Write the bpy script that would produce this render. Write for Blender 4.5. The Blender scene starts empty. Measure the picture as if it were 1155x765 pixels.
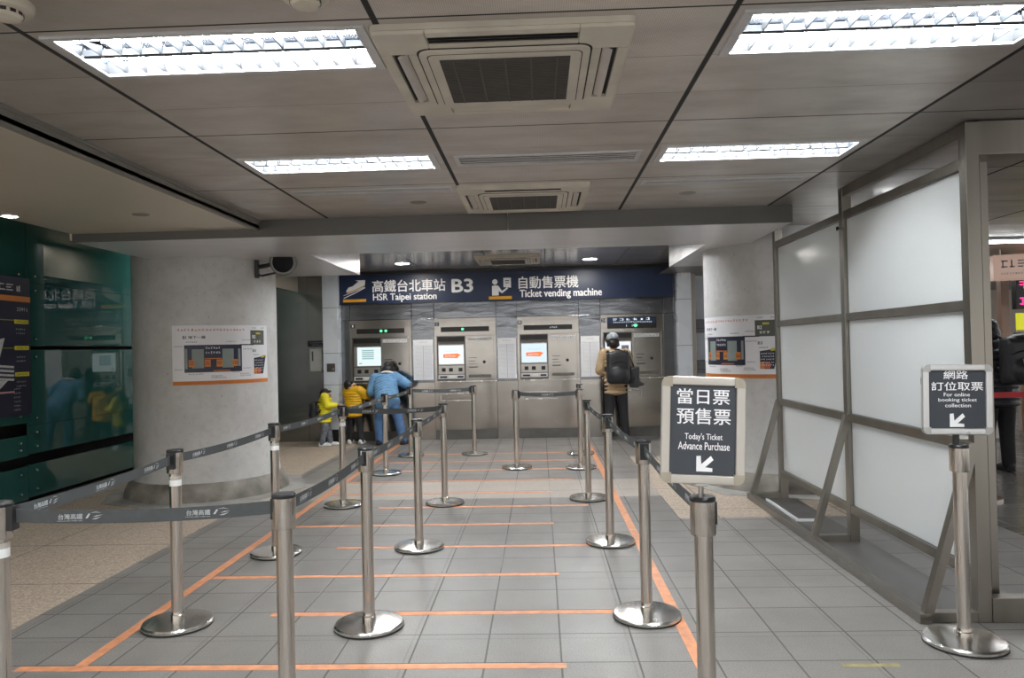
import bpy, bmesh, math, random
import numpy as np
from mathutils import Vector, Matrix, Euler

random.seed(7)
SC = bpy.context.scene
COL = SC.collection
PI = math.pi
rad = math.radians

# ------------------------------------------------------------------ camera, world, exposure
CAM_H = 1.5
yaw, pitch, roll, FPX = rad(2.0947), rad(0.6582), rad(1.2841), 850.0
fw = Vector((-math.sin(yaw) * math.cos(pitch), math.cos(yaw) * math.cos(pitch), math.sin(pitch)))
r0 = Vector((math.cos(yaw), math.sin(yaw), 0))
u0 = r0.cross(fw)
rt = r0 * math.cos(roll) - u0 * math.sin(roll)
up = rt.cross(fw)
cd = bpy.data.cameras.new('camera')
cam = bpy.data.objects.new('camera', cd)
COL.objects.link(cam)
cam.matrix_world = Matrix(((rt.x, up.x, -fw.x, 0), (rt.y, up.y, -fw.y, 0), (rt.z, up.z, -fw.z, CAM_H), (0, 0, 0, 1)))
cd.sensor_width = 36
cd.lens = FPX / 1155 * 36
cd.clip_start = 0.05
cd.clip_end = 200
SC.camera = cam

W = bpy.data.worlds.new('world')
SC.world = W
W.use_nodes = True
W.node_tree.nodes['Background'].inputs[0].default_value = (1.0, 0.975, 0.95, 1)
W.node_tree.nodes['Background'].inputs[1].default_value = 0.75
TUBE = 105.0          # fluorescent tubes
DOWN = 140.0          # downlights
SC.view_settings.view_transform = 'Standard'
SC.view_settings.look = 'None'
SC.view_settings.gamma = 1.0
SC.view_settings.use_curve_mapping = False
SC.view_settings.exposure = 1.1
SC.cycles.use_denoising = True
SC.cycles.max_bounces = 7
SC.cycles.diffuse_bounces = 4
SC.cycles.glossy_bounces = 4
SC.cycles.sample_clamp_indirect = 6.0
SC.cycles.caustics_reflective = False
SC.cycles.caustics_refractive = False

# ------------------------------------------------------------------ materials
class NT:
    def __init__(s, name):
        s.m = bpy.data.materials.new(name)
        s.m.use_nodes = True
        s.t = s.m.node_tree
        s.b = s.t.nodes['Principled BSDF']
    def n(s, typ, **kw):
        nd = s.t.nodes.new(typ)
        for k, v in kw.items():
            setattr(nd, k, v)
        return nd
    def put(s, sock, v):
        if isinstance(v, bpy.types.NodeSocket):
            s.t.links.new(v, sock)
        elif v is not None:
            sock.default_value = v
    def math(s, op, a, b=None, c=None, clamp=False):
        nd = s.n('ShaderNodeMath', operation=op, use_clamp=clamp)
        for i, v in enumerate((a, b, c)):
            if v is not None:
                s.put(nd.inputs[i], v)
        return nd.outputs[0]
    def mix(s, f, a, b, mode='MIX'):
        nd = s.n('ShaderNodeMix', data_type='RGBA', blend_type=mode)
        s.put(nd.inputs[0], f)
        for i, v in ((6, a), (7, b)):
            if isinstance(v, tuple) and len(v) == 3:
                v = v + (1,)
            s.put(nd.inputs[i], v)
        return nd.outputs[2]
    def noise(s, vec, scale, detail=3, rough=.5):
        nd = s.n('ShaderNodeTexNoise')
        s.put(nd.inputs['Vector'], vec)
        nd.inputs['Scale'].default_value = scale
        nd.inputs['Detail'].default_value = detail
        nd.inputs['Roughness'].default_value = rough
        return nd.outputs[0]
    def ramp(s, v, lo, hi, a=0., b=1.):
        nd = s.n('ShaderNodeMapRange')
        nd.clamp = True
        s.put(nd.inputs[0], v)
        for i, q in ((1, lo), (2, hi), (3, a), (4, b)):
            nd.inputs[i].default_value = q
        return nd.outputs[0]
    def coord(s, which='Object'):
        return s.n('ShaderNodeTexCoord').outputs[which]
    def pos(s):
        g = s.n('ShaderNodeNewGeometry').outputs['Position']
        sp = s.n('ShaderNodeSeparateXYZ')
        s.put(sp.inputs[0], g)
        return g, sp.outputs[0], sp.outputs[1], sp.outputs[2]
    def scale(s, vec, v):
        nd = s.n('ShaderNodeVectorMath', operation='MULTIPLY')
        s.put(nd.inputs[0], vec)
        nd.inputs[1].default_value = v
        return nd.outputs[0]
    def bump(s, h, strength, dist=.01):
        nd = s.n('ShaderNodeBump')
        nd.inputs['Strength'].default_value = strength
        nd.inputs['Distance'].default_value = dist
        s.put(nd.inputs['Height'], h)
        s.put(s.b.inputs['Normal'], nd.outputs[0])
    def set(s, **kw):
        nm = dict(col='Base Color', rough='Roughness', metal='Metallic', ior='IOR', coat='Coat Weight', emit='Emission Color', es='Emission Strength',
                  trans='Transmission Weight', spec='Specular IOR Level')
        for k, v in kw.items():
            if isinstance(v, tuple) and len(v) == 3:
                v = v + (1,)
            s.put(s.b.inputs[nm[k]], v)

def mat(name, col, rough=.5, metal=0., var=.12, scale=6., detail=3, bump=0., bscale=None, coat=0., stretch=(1, 1, 1), rvar=.08, spec=.5):
    N = NT(name)
    v = N.scale(N.coord(), stretch)
    nz = N.noise(v, scale, detail)
    f = N.ramp(nz, .3, .7)
    c0 = tuple(c * (1 - var) for c in col)
    c1 = tuple(min(1, c * (1 + var)) for c in col)
    N.set(col=N.mix(f, c0, c1), rough=N.ramp(nz, .3, .7, max(0, rough - rvar), rough + rvar), metal=metal, coat=coat, spec=spec)
    if bump:
        N.bump(N.noise(v, bscale or scale * 4, 3), bump)
    return N.m

def glow(name, col, strength):
    N = NT(name)
    N.set(col=(.02, .02, .02), emit=col, es=strength, rough=.4)
    return N.m

M = {}
M['steel'] = mat('steel', (.52, .50, .47), .33, 1, .10, 3, bump=.01, bscale=90, stretch=(1, 1, .05), rvar=.04)
M['polished'] = mat('polished_steel', (.60, .575, .54), .17, 1, .08, 6, bump=.02, bscale=60, rvar=.05)
M['base_steel'] = mat('base_steel', (.66, .645, .62), .22, 1, .10, 9, detail=5, stretch=(6, 1, 1), rvar=.03)
M['post_steel'] = mat('post_steel', (.60, .56, .51), .13, 1, .07, 5, stretch=(1, 1, .08), rvar=.04)
M['frame_steel'] = mat('frame_steel', (.29, .272, .24), .34, 1, .16, 4, bump=.02, bscale=50, stretch=(1, 1, .15), rvar=.05)
M['black'] = mat('black_plastic', (.012, .012, .013), .35, 0, .2, 20)
M['rubber'] = mat('black_rubber', (.015, .015, .015), .7, 0, .2, 20)
M['dark_gap'] = mat('dark_gap', (.01, .01, .01), .8, 0, .2, 5)
M['belt'] = mat('grey_belt', (.062, .068, .070), .6, 0, .15, 30, bump=.1, bscale=300)
M['white_print'] = mat('white_print', (.80, .80, .80), .5, 0, .04, 10)
M['white_print_dim'] = mat('belt_print', (.55, .57, .58), .5, 0, .15, 60)
M['white_plastic'] = mat('white_plastic', (.86, .86, .84), .4, 0, .05, 10)
M['ac_plastic'] = mat('cream_plastic', (.62, .575, .48), .45, 0, .13, 5, detail=6)
M['ac_vane'] = mat('vane_plastic', (.58, .54, .50), .45, 0, .08, 8)
M['ac_grille'] = mat('grille_mesh', (.075, .068, .06), .6, 0, .25, 14, detail=6)
M['reflector'] = mat('lamp_reflector', (.20, .225, .26), .13, 1, .05, 6, rvar=.03)
M['white_enamel'] = mat('white_enamel', (.80, .82, .85), .25, 0, .05, 4)
M['louver'] = mat('louver_aluminium', (.055, .058, .063), .40, 0, .05, 8)
M['lamp_rim'] = mat('lamp_rim', (.60, .60, .60), .4, .3, .08, 6)
M['tube'] = glow('fluorescent_tube', (.93, .97, 1.0), TUBE)
M['down'] = glow('downlight_lens', (1.0, .97, .92), DOWN)
M['tube_recess'] = glow('recess_fluorescent_tube', (.93, .97, 1.0), TUBE * 1.9)
M['strip'] = glow('strip_light', (.95, .98, 1.0), 9)
M['orange_tape'] = mat('orange_tape', (.64, .27, .135), .5, 0, .22, 16, detail=6)
M['yellow_tape'] = mat('worn_yellow_tape', (.33, .28, .12), .6, 0, .25, 20, detail=5)
M['navy'] = mat('navy_panel', (.012, .024, .066), .36, 0, .15, 2, rvar=.03)
M['navy_flat'] = mat('navy_print', (.018, .020, .045), .4, 0, .15, 3)
M['sign_white'] = mat('sign_white', (.93, .93, .93), .4, 0, .03, 10)
M['sign_yellow'] = mat('sign_yellow', (.85, .42, .03), .4, 0, .1, 6)
M['board_grey'] = mat('board_charcoal', (.040, .046, .056), .45, 0, .12, 8)
M['board_frame'] = mat('board_frame', (.50, .47, .42), .38, .45, .08, 6)
M['board_frame_silver'] = mat('board_frame_silver', (.60, .60, .59), .33, .6, .07, 6)
M['board_corner'] = mat('board_corner', (.38, .34, .27), .4, .4, .12, 12)
M['board_corner_silver'] = mat('board_corner_silver', (.42, .42, .41), .4, .5, .12, 12)
M['white_panel'] = mat('white_acrylic', (.83, .855, .85), .16, 0, .03, 1.5, coat=.3, rvar=.04)
def m_acrylic():
    N = NT('translucent_white_acrylic')
    N.t.links.clear()
    out = N.t.nodes['Material Output']
    nz = N.noise(N.coord(), 1.5, 3)
    c = N.mix(nz, (.83, .855, .85), (.86, .88, .88))
    N.set(col=c, rough=.17, coat=.3)
    tr = N.n('ShaderNodeBsdfTranslucent')
    N.put(tr.inputs[0], c)
    mx = N.n('ShaderNodeMixShader')
    mx.inputs[0].default_value = .30
    N.t.links.new(N.b.outputs[0], mx.inputs[1])
    N.t.links.new(tr.outputs[0], mx.inputs[2])
    N.t.links.new(mx.outputs[0], out.inputs[0])
    return N.m
M['white_panel'] = m_acrylic()
M['tile_white'] = mat('pale_cladding', (.74, .79, .86), .3, 0, .06, 2)
M['grey_block'] = mat('grey_block', (.22, .23, .26), .5, 0, .1, 4)
M['paper'] = mat('paper', (.92, .94, .99), .45, 0, .04, 5)
M['paper_line'] = mat('paper_print', (.40, .44, .54), .6, 0, .1, 30)
M['screen_white'] = glow('screen_white', (.86, .92, 1.0), .50)
M['screen_pale'] = glow('screen_pale_green', (.80, .93, .93), .48)
M['screen_blue'] = glow('screen_pale_blue', (.72, .88, 1.0), .48)
M['screen_orange'] = glow('screen_orange', (1.0, .22, .05), .55)
M['screen_teal'] = glow('screen_teal', (.35, .60, .62), .38)
M['screen_dark'] = glow('screen_grey', (.2, .22, .3), .3)
M['led_green'] = glow('led_green', (.15, .85, .40), .7)
M['led_white'] = glow('led_white', (.75, .85, .95), .5)
M['led_red'] = glow('led_red', (1.0, .05, .06), .8)
M['led_pink'] = glow('led_pink', (1.0, .03, .22), .9)
M['led_yellow'] = glow('led_yellow', (1.0, .75, .05), .7)
M['lit_yellow'] = glow('lit_yellow_sign', (.80, .80, .03), .36)
M['lit_beige'] = glow('lit_beige_sign', (.75, .48, .36), .20)
M['lit_green'] = glow('lit_green_poster', (.20, .42, .25), .25)
M['poster_white'] = mat('poster_paper', (.85, .85, .87), .4, 0, .03, 4)
M['poster_orange'] = mat('poster_orange', (.66, .22, .04), .5, 0, .08, 6)
M['poster_red'] = mat('poster_red', (.55, .13, .06), .5, 0, .1, 6)
M['poster_green'] = mat('poster_green', (.25, .29, .27), .5, 0, .1, 6)
M['poster_olive'] = mat('poster_olive', (.10, .105, .085), .5, 0, .1, 6)
M['poster_yellow'] = mat('poster_yellow', (.66, .60, .04), .5, 0, .1, 6)
M['poster_ink'] = mat('poster_ink', (.03, .03, .05), .5, 0, .1, 6)
M['poster_pink'] = mat('poster_pink', (.55, .33, .33), .5, 0, .1, 6)
M['glass_green'] = None
M['skin'] = mat('skin', (.55, .34, .25), .5, 0, .06, 20)
M['hair'] = mat('black_hair', (.012, .010, .010), .45, 0, .3, 60, bump=.3, bscale=200, stretch=(1, 1, .3))
M['denim'] = mat('denim_jacket', (.15, .315, .53), .85, 0, .18, 14, detail=6, bump=.25, bscale=25)
M['jeans'] = mat('blue_jeans', (.075, .155, .31), .85, 0, .22, 10, detail=6, bump=.4, bscale=25)
M['yellow_jacket'] = mat('yellow_jacket', (.82, .72, .02), .55, 0, .08, 12, bump=.4, bscale=25)
M['amber_jacket'] = mat('amber_jacket', (.75, .43, .01), .5, 0, .10, 12, bump=.4, bscale=25)
M['black_cloth'] = mat('black_cloth', (.013, .013, .016), .75, 0, .25, 14, bump=.4, bscale=30)
M['nylon'] = mat('black_nylon', (.018, .018, .022), .45, 0, .25, 10, bump=.4, bscale=22)
M['beige_cloth'] = mat('beige_jacket', (.50, .36, .215), .8, 0, .12, 10, bump=.4, bscale=28)
M['grey_trousers'] = mat('grey_trousers', (.16, .17, .20), .85, 0, .45, 24, detail=4, bump=.3, bscale=30)
M['cap_grey'] = mat('grey_cap', (.33, .38, .42), .8, 0, .08, 20, bump=.2, bscale=60)
M['tote'] = mat('dark_tote', (.035, .037, .042), .5, 0, .2, 12, bump=.3, bscale=20)
M['shoe_white'] = mat('white_shoe', (.68, .68, .68), .5, 0, .08, 20)
M['shoe_dark'] = mat('dark_shoe', (.02, .02, .025), .6, 0, .15, 20)
M['strap_grey'] = mat('grey_reflector', (.40, .41, .43), .4, 0, .1, 15)
M['red_belt'] = mat('red_belt', (.62, .03, .04), .5, 0, .1, 15)
M['wood'] = mat('brown_wood', (.30, .15, .07), .45, 0, .2, 5, stretch=(8, 8, 1))
M['beige_wall'] = mat('beige_wall', (.40, .34, .29), .5, 0, .08, 2)
M['brown_column'] = mat('brown_column', (.33, .21, .15), .4, 0, .12, 3)
M['lens'] = mat('black_lens', (.006, .006, .008), .5, 0, .1, 5, spec=.2)
M['camera_body'] = mat('camera_body', (.17, .165, .15), .4, .3, .1, 6)
M['sticker_green'] = mat('green_sticker', (.22, .62, .10), .5, 0, .1, 10)
M['kick'] = mat('kick_plate', (.13, .125, .115), .45, .7, .15, 5)
M['tray_white'] = mat('tray_rim', (.66, .63, .60), .25, .6, .05, 10)
M['metal_label'] = mat('metal_label', (.74, .75, .76), .4, .0, .05, 10)
M['key_dark'] = mat('key_panel', (.16, .15, .14), .35, .8, .1, 8)

def m_cladding():
    N = NT('brushed_cladding')
    g, x, y, z = N.pos()
    v = N.scale(g, (1, 1, 14))
    w = N.noise(N.scale(g, (1.2, 1, 3.2)), 1.6, 4, .6)
    s = N.noise(v, 9, 2)
    N.set(col=N.mix(w, (.18, .195, .22), (.30, .31, .325)), rough=.19, metal=1.)
    N.bump(w, .30, .03)
    return N.m
M['cladding'] = m_cladding()

def m_machine():
    N = NT('machine_steel')
    g, x, y, z = N.pos()
    w = N.noise(N.scale(g, (1, 1, 1.6)), 1.4, 3)
    s = N.noise(N.scale(g, (2, 2, 30)), 6, 2)
    N.set(col=N.mix(w, (.29, .275, .25), (.45, .43, .40)), rough=.16, metal=1.)
    N.bump(w, .14, .03)
    return N.m
M['machine'] = m_machine()

def m_darkwall():
    N = NT('dark_steel_wall')
    g, x, y, z = N.pos()
    w = N.noise(N.scale(g, (1, 1, 3)), 1.2, 4)
    N.set(col=N.mix(w, (.19, .19, .185), (.33, .325, .31)), rough=.21, metal=1.)
    N.bump(w, .10, .03)
    return N.m
M['dark_wall'] = m_darkwall()

def m_floor():
    N = NT('station_floor')
    g, x, y, z = N.pos()
    dx, dy = .366, .3576
    xs = N.math('SUBTRACT', x, .07)
    ys = N.math('SUBTRACT', y, 3.602)
    ex = N.math('PINGPONG', xs, dx / 2)
    ey = N.math('PINGPONG', ys, dy / 2)
    seam = N.math('MAXIMUM', N.ramp(ex, .0030, .0058, 1, 0), N.ramp(ey, .0028, .0054, 1, 0))
    cell = N.n('ShaderNodeCombineXYZ')
    N.put(cell.inputs[0], N.math('FLOOR', N.math('DIVIDE', xs, dx)))
    N.put(cell.inputs[1], N.math('FLOOR', N.math('DIVIDE', ys, dy)))
    wn = N.n('ShaderNodeTexWhiteNoise')
    N.put(wn.inputs[0], cell.outputs[0])
    rnd = wn.outputs['Value']
    sp = N.noise(g, 150, 3, .75)
    big = N.noise(g, 1.1, 5, .6)
    base = N.mix(rnd, (.158, .146, .133), (.208, .194, .180))
    base = N.mix(N.ramp(sp, .35, .65), N.mix(.42, base, (.09, .08, .07)), N.mix(.32, base, (.55, .52, .49)))
    base = N.mix(N.ramp(big, .42, .66, 0, .45), base, (.14, .127, .114))
    tile = N.mix(N.math('MULTIPLY', seam, .80), base, (.055, .050, .045))
    # pebble-finish granite
    vo = N.n('ShaderNodeTexVoronoi')
    N.put(vo.inputs['Vector'], g)
    vo.inputs['Scale'].default_value = 85
    gs = N.noise(g, 120, 2, .8)
    vsep = N.n('ShaderNodeSeparateColor')
    N.put(vsep.inputs[0], vo.outputs['Color'])
    gr = N.mix(vsep.outputs[0], (.15, .10, .07), (.60, .48, .37))
    gr = N.mix(N.ramp(gs, .35, .68), gr, (.50, .42, .335))
    gjx = N.math('PINGPONG', N.math('ADD', x, 3.99), .55)
    gjy = N.math('PINGPONG', N.math('SUBTRACT', y, 5.9), .5)
    gj = N.math('MAXIMUM', N.ramp(gjx, .003, .007, 1, 0), N.ramp(gjy, .003, .007, 1, 0))
    gr = N.mix(N.math('MULTIPLY', gj, .75), gr, (.07, .055, .045))
    greyg = N.mix(.62, gr, (.34, .32, .30))
    def inside(v, a, b):
        return N.math('MULTIPLY', N.math('GREATER_THAN', v, a), N.math('LESS_THAN', v, b))
    left = N.math('LESS_THAN', x, -2.955)
    left = N.math('MULTIPLY', left, N.math('GREATER_THAN', x, -6))
    rightp = N.math('MULTIPLY', inside(x, 1.168, 3.6), inside(y, 6.55, 10.2))
    band = N.math('MULTIPLY', inside(x, -2.955, 1.168), inside(y, 7.53, 8.50))
    c = N.mix(band, tile, greyg)
    c = N.mix(N.math('MAXIMUM', left, rightp), c, gr)
    conc = N.math('GREATER_THAN', x, 3.6)
    c = N.mix(conc, c, N.mix(.45, tile, (.10, .095, .09)))
    rg = N.math('ADD', N.ramp(big, .3, .7, .33, .45), N.math('MULTIPLY', N.math('MAXIMUM', left, rightp), .14))
    rg = N.math('ADD', rg, N.math('MULTIPLY', N.math('MAXIMUM', seam, gj), .2))
    rg = N.math('SUBTRACT', rg, N.math('MULTIPLY', conc, .20))
    N.set(col=c, rough=rg)
    h = N.math('SUBTRACT', N.math('MULTIPLY', sp, .25), seam)
    N.bump(h, .22, .004)
    return N.m
M['floor'] = m_floor()

def m_ceiling(name='metal_ceiling_panels', k=1.0):
    N = NT(name)
    g, x, y, z = N.pos()
    ex = N.math('PINGPONG', N.math('ADD', x, 1.80), .625)
    ey = N.math('PINGPONG', N.math('SUBTRACT', y, 2.58), .4375 / 2)
    ew = N.math('PINGPONG', N.math('SUBTRACT', y, 2.58), 1.3125 / 2)
    inx = N.math('MULTIPLY', N.math('GREATER_THAN', x, -2.5), N.math('LESS_THAN', x, 99))
    seamx = N.math('MULTIPLY', N.ramp(ex, .010, .014, 1, 0), inx)
    seam = N.math('MAXIMUM', seamx, N.math('MAXIMUM', N.ramp(ey, .0012, .003, .55, 0), N.ramp(ew, .004, .007, 1, 0)))
    vo = N.n('ShaderNodeTexVoronoi')
    N.put(vo.inputs['Vector'], N.scale(g, (1, 1, 0)))
    vo.inputs['Scale'].default_value = 130
    vo.inputs['Randomness'].default_value = 0
    perf = N.ramp(vo.outputs['Distance'], .28, .42, 1, 0)
    cell = N.n('ShaderNodeCombineXYZ')
    N.put(cell.inputs[0], N.math('FLOOR', N.math('DIVIDE', N.math('ADD', x, 1.8), 1.25)))
    N.put(cell.inputs[1], N.math('FLOOR', N.math('DIVIDE', N.math('SUBTRACT', y, 2.58), .4375)))
    wn = N.n('ShaderNodeTexWhiteNoise')
    N.put(wn.inputs[0], cell.outputs[0])
    dirt = N.noise(N.scale(g, (1, 2.2, 1)), 2.2, 5, .6)
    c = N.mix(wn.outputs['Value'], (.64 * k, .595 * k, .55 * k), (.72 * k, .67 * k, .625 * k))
    c = N.mix(N.ramp(dirt, .4, .75, 0, .35), c, (.25, .225, .195))
    c = N.mix(N.math('MULTIPLY', perf, .35), c, (.10, .09, .08))
    c = N.mix(seam, c, (.012, .011, .010))
    N.set(col=c, metal=N.math('MULTIPLY', N.math('SUBTRACT', 1, seam), .55), rough=N.math('ADD', N.ramp(dirt, .3, .7, .30, .42), N.math('MULTIPLY', seam, .4)))
    N.bump(N.noise(N.scale(g, (1, 3, 1)), 2.0, 2), .03, .03)
    return N.m
M['ceiling'] = m_ceiling()
M['ceiling_shaded'] = m_ceiling('shaded_metal_ceiling_panels', .52)  # same panels, base colour lowered to stand in for the unlit concourse's shade
M['soffit'] = mat('satin_soffit', (.78, .775, .79), .33, .6, .05, 1.6, bump=.012, bscale=2.0, stretch=(1, 2.5, 1), rvar=.04)
M['left_ceiling'] = mat('satin_side_ceiling', (.72, .655, .545), .36, .35, .05, 1.2, rvar=.04)
M['fascia'] = mat('grey_fascia', (.27, .26, .235), .45, .3, .12, 3)
M['beam'] = mat('beam_paint', (.13, .126, .116), .45, .35, .10, 2.5, stretch=(1, 1, 3))

def m_concrete():
    N = NT('painted_concrete')
    g, x, y, z = N.pos()
    a = N.noise(g, 2.4, 6, .6)
    b = N.noise(g, 14, 5, .6)
    d = N.noise(g, 42, 2, .5)
    c = N.mix(N.ramp(a, .32, .68), (.53, .52, .50), (.66, .655, .64))
    c = N.mix(N.ramp(b, .5, .75, 0, .35), c, (.40, .39, .375))
    c = N.mix(N.ramp(d, .70, .76, 0, .6), c, (.16, .15, .14))
    N.set(col=c, rough=N.ramp(b, .3, .7, .34, .52))
    N.bump(N.math('ADD', a, N.math('MULTIPLY', b, .3)), .12, .03)
    return N.m
M['concrete'] = m_concrete()
M['plinth'] = mat('worn_concrete', (.235, .215, .185), .65, 0, .45, 5, detail=7, bump=.5, bscale=12)
M['apron'] = mat('cement_apron', (.33, .315, .29), .6, 0, .25, 5, detail=6, bump=.2, bscale=20)

def m_glass():
    N = NT('green_glass')
    g, x, y, z = N.pos()
    w = N.noise(g, .8, 2)
    N.set(col=N.mix(w, (.015, .075, .068), (.028, .112, .100)), rough=.006, ior=1.62, spec=.5)
    return N.m
M['glass_green'] = m_glass()

# ------------------------------------------------------------------ mesh builder
_tc = {}
def text_geo(s, off=0.0):
    k = (s, off)
    if k not in _tc:
        c = bpy.data.curves.new('t', 'FONT')
        c.body = s
        c.offset = off
        c.resolution_u = 3
        o = bpy.data.objects.new('t', c)
        COL.objects.link(o)
        dg = bpy.context.evaluated_depsgraph_get()
        e = o.evaluated_get(dg)
        me = e.to_mesh()
        v = [(q.co.x, q.co.y) for q in me.vertices]
        f = [tuple(p.vertices) for p in me.polygons]
        e.to_mesh_clear()
        bpy.data.objects.remove(o)
        bpy.data.curves.remove(c)
        xs = [a for a, b in v]
        ys = [b for a, b in v]
        _tc[k] = (v, f, min(xs), max(xs), min(ys), max(ys))
    return _tc[k]

class MB:
    def __init__(s):
        s.v, s.f, s.m = [], [], []
        s.bev = False
    def add(s, vs, fs, m=0):
        b = len(s.v)
        s.v += [tuple(q) for q in vs]
        s.f += [tuple(i + b for i in f) for f in fs]
        s.m += [m] * len(fs)
        return s
    def bm(s, b, m=0, mtx=None):
        b.verts.index_update()
        vs = [(mtx @ q.co) if mtx else q.co.copy() for q in b.verts]
        s.add(vs, [tuple(v.index for v in f.verts) for f in b.faces], m)
        b.free()
        return s
    def box(s, x0, x1, y0, y1, z0, z1, bev=0, m=0, mtx=None, seg=2):
        b = bmesh.new()
        bmesh.ops.create_cube(b, size=1)
        for q in b.verts:
            q.co = Vector((x0 + (q.co.x + .5) * (x1 - x0), y0 + (q.co.y + .5) * (y1 - y0), z0 + (q.co.z + .5) * (z1 - z0)))
        if bev:
            s.bev = True
            bmesh.ops.bevel(b, geom=b.edges[:], offset=bev, segments=seg, affect='EDGES', profile=.5)
        return s.bm(b, m, mtx)
    def cyl(s, p0, p1, r0, r1=None, n=20, m=0, caps=True):
        r1 = r0 if r1 is None else r1
        p0, p1 = Vector(p0), Vector(p1)
        d = (p1 - p0).normalized()
        a = d.orthogonal().normalized()
        b = d.cross(a)
        vs, fs = [], []
        for p, r in ((p0, r0), (p1, r1)):
            for i in range(n):
                t = 2 * PI * i / n
                vs.append(p + (a * math.cos(t) + b * math.sin(t)) * r)
        for i in range(n):
            j = (i + 1) % n
            fs.append((i, j, n + j, n + i))
        if caps:
            fs.append(tuple(range(n - 1, -1, -1)))
            fs.append(tuple(range(n, 2 * n)))
        return s.add(vs, fs, m)
    def lathe(s, prof, n=32, o=(0, 0, 0), m=0, a0=0, a1=2 * PI, sy=1.0):
        full = abs(a1 - a0 - 2 * PI) < 1e-6
        k = n if full else n + 1
        vs, fs = [], []
        for r, z in prof:
            for i in range(k):
                t = a0 + (a1 - a0) * i / n
                vs.append((o[0] + r * math.cos(t), o[1] + r * math.sin(t) * sy, o[2] + z))
        for j in range(len(prof) - 1):
            for i in range(n):
                i2 = (i + 1) % k
                fs.append((j * k + i, j * k + i2, (j + 1) * k + i2, (j + 1) * k + i))
        if full:
            if prof[0][0] > 1e-6:
                fs.append(tuple(range(k - 1, -1, -1)))
            if prof[-1][0] > 1e-6:
                fs.append(tuple((len(prof) - 1) * k + i for i in range(k)))
        return s.add(vs, fs, m)
    def tube(s, pts, r, n=10, m=0):
        pts = [Vector(p) for p in pts]
        vs, fs = [], []
        prev = None
        for i, p in enumerate(pts):
            d = (pts[min(i + 1, len(pts) - 1)] - pts[max(i - 1, 0)]).normalized()
            a = d.orthogonal().normalized() if prev is None else (prev - d * prev.dot(d)).normalized()
            prev = a
            b = d.cross(a)
            for k in range(n):
                t = 2 * PI * k / n
                vs.append(p + (a * math.cos(t) + b * math.sin(t)) * r)
        for i in range(len(pts) - 1):
            for k in range(n):
                j = (k + 1) % n
                fs.append((i * n + k, i * n + j, (i + 1) * n + j, (i + 1) * n + k))
        fs.append(tuple(range(n - 1, -1, -1)))
        fs.append(tuple((len(pts) - 1) * n + k for k in range(n)))
        return s.add(vs, fs, m)
    def bar(s, p0, p1, w, h, m=0, up=(0, 0, 1)):
        """rectangular bar from p0 to p1, w across, h along up"""
        p0, p1 = Vector(p0), Vector(p1)
        d = (p1 - p0).normalized()
        a = d.cross(Vector(up)).normalized() * w / 2
        b = a.cross(d).normalized() * h / 2
        vs = [p + q for p in (p0, p1) for q in (a + b, -a + b, -a - b, a - b)]
        return s.add(vs, [(3, 2, 1, 0), (4, 5, 6, 7), (0, 1, 5, 4), (1, 2, 6, 5), (2, 3, 7, 6), (3, 0, 4, 7)], m)
    def prism(s, pts, mapf, d0, d1, m=0):
        """polygon (u,v) extruded between depths d0 and d1; mapf(u,v,d)"""
        n = len(pts)
        vs = [mapf(u, v, d0) for u, v in pts] + [mapf(u, v, d1) for u, v in pts]
        fs = [tuple(range(n)), tuple(range(2 * n - 1, n - 1, -1))]
        for i in range(n):
            j = (i + 1) % n
            fs.append((i, n + i, n + j, j))
        return s.add(vs, fs, m)
    def flat(s, pts, mapf, m=0):
        return s.add([mapf(u, v) for u, v in pts], [tuple(range(len(pts)))], m)
    def rect(s, u0, u1, v0, v1, mapf, m=0, nu=1):
        for i in range(nu):
            a = u0 + (u1 - u0) * i / nu
            b = u0 + (u1 - u0) * (i + 1) / nu
            s.flat([(a, v0), (b, v0), (b, v1), (a, v1)], mapf, m)
        return s
    def text(s, body, u0, u1, v0, v1, mapf, m=0, off=0.0, keep=False):
        v, f, xa, xb, ya, yb = text_geo(body, 0.0)
        su, sv = (u1 - u0) / (xb - xa), (v1 - v0) / (yb - ya)
        e = off * sv
        o = Vector(mapf(u0, v0))
        nrm = (Vector(mapf(u0 + .01, v0)) - o).cross(Vector(mapf(u0, v0 + .01)) - o).normalized()
        for k, (du, dv) in enumerate(((0, 0), (e, 0), (-e, 0), (0, e * .7), (0, -e * .7)) if off else ((0, 0),)):
            s.add([Vector(mapf(u0 + (a - xa) * su + du, v0 + (b - ya) * sv + dv)) + nrm * (k * .0003) for a, b in v], f, m)
        return s
    def glyphs(s, u0, u1, v0, v1, n, mapf, m=0, fill=.8):
        """tiny unreadable print: a few strokes per character cell"""
        w = (u1 - u0) / n
        h = v1 - v0
        for i in range(n):
            a = u0 + i * w
            for k in range(3):
                q = random.random()
                if q < .6:
                    t = v0 + h * (k + .3) / 3.2
                    s.rect(a + w * .08, a + w * (.08 + fill * random.uniform(.6, 1)), t, t + h * .14, mapf, m)
                else:
                    t = a + w * random.uniform(.15, .6)
                    s.rect(t, t + w * .16, v0 + h * .05, v0 + h * random.uniform(.6, 1), mapf, m)
        return s
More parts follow.
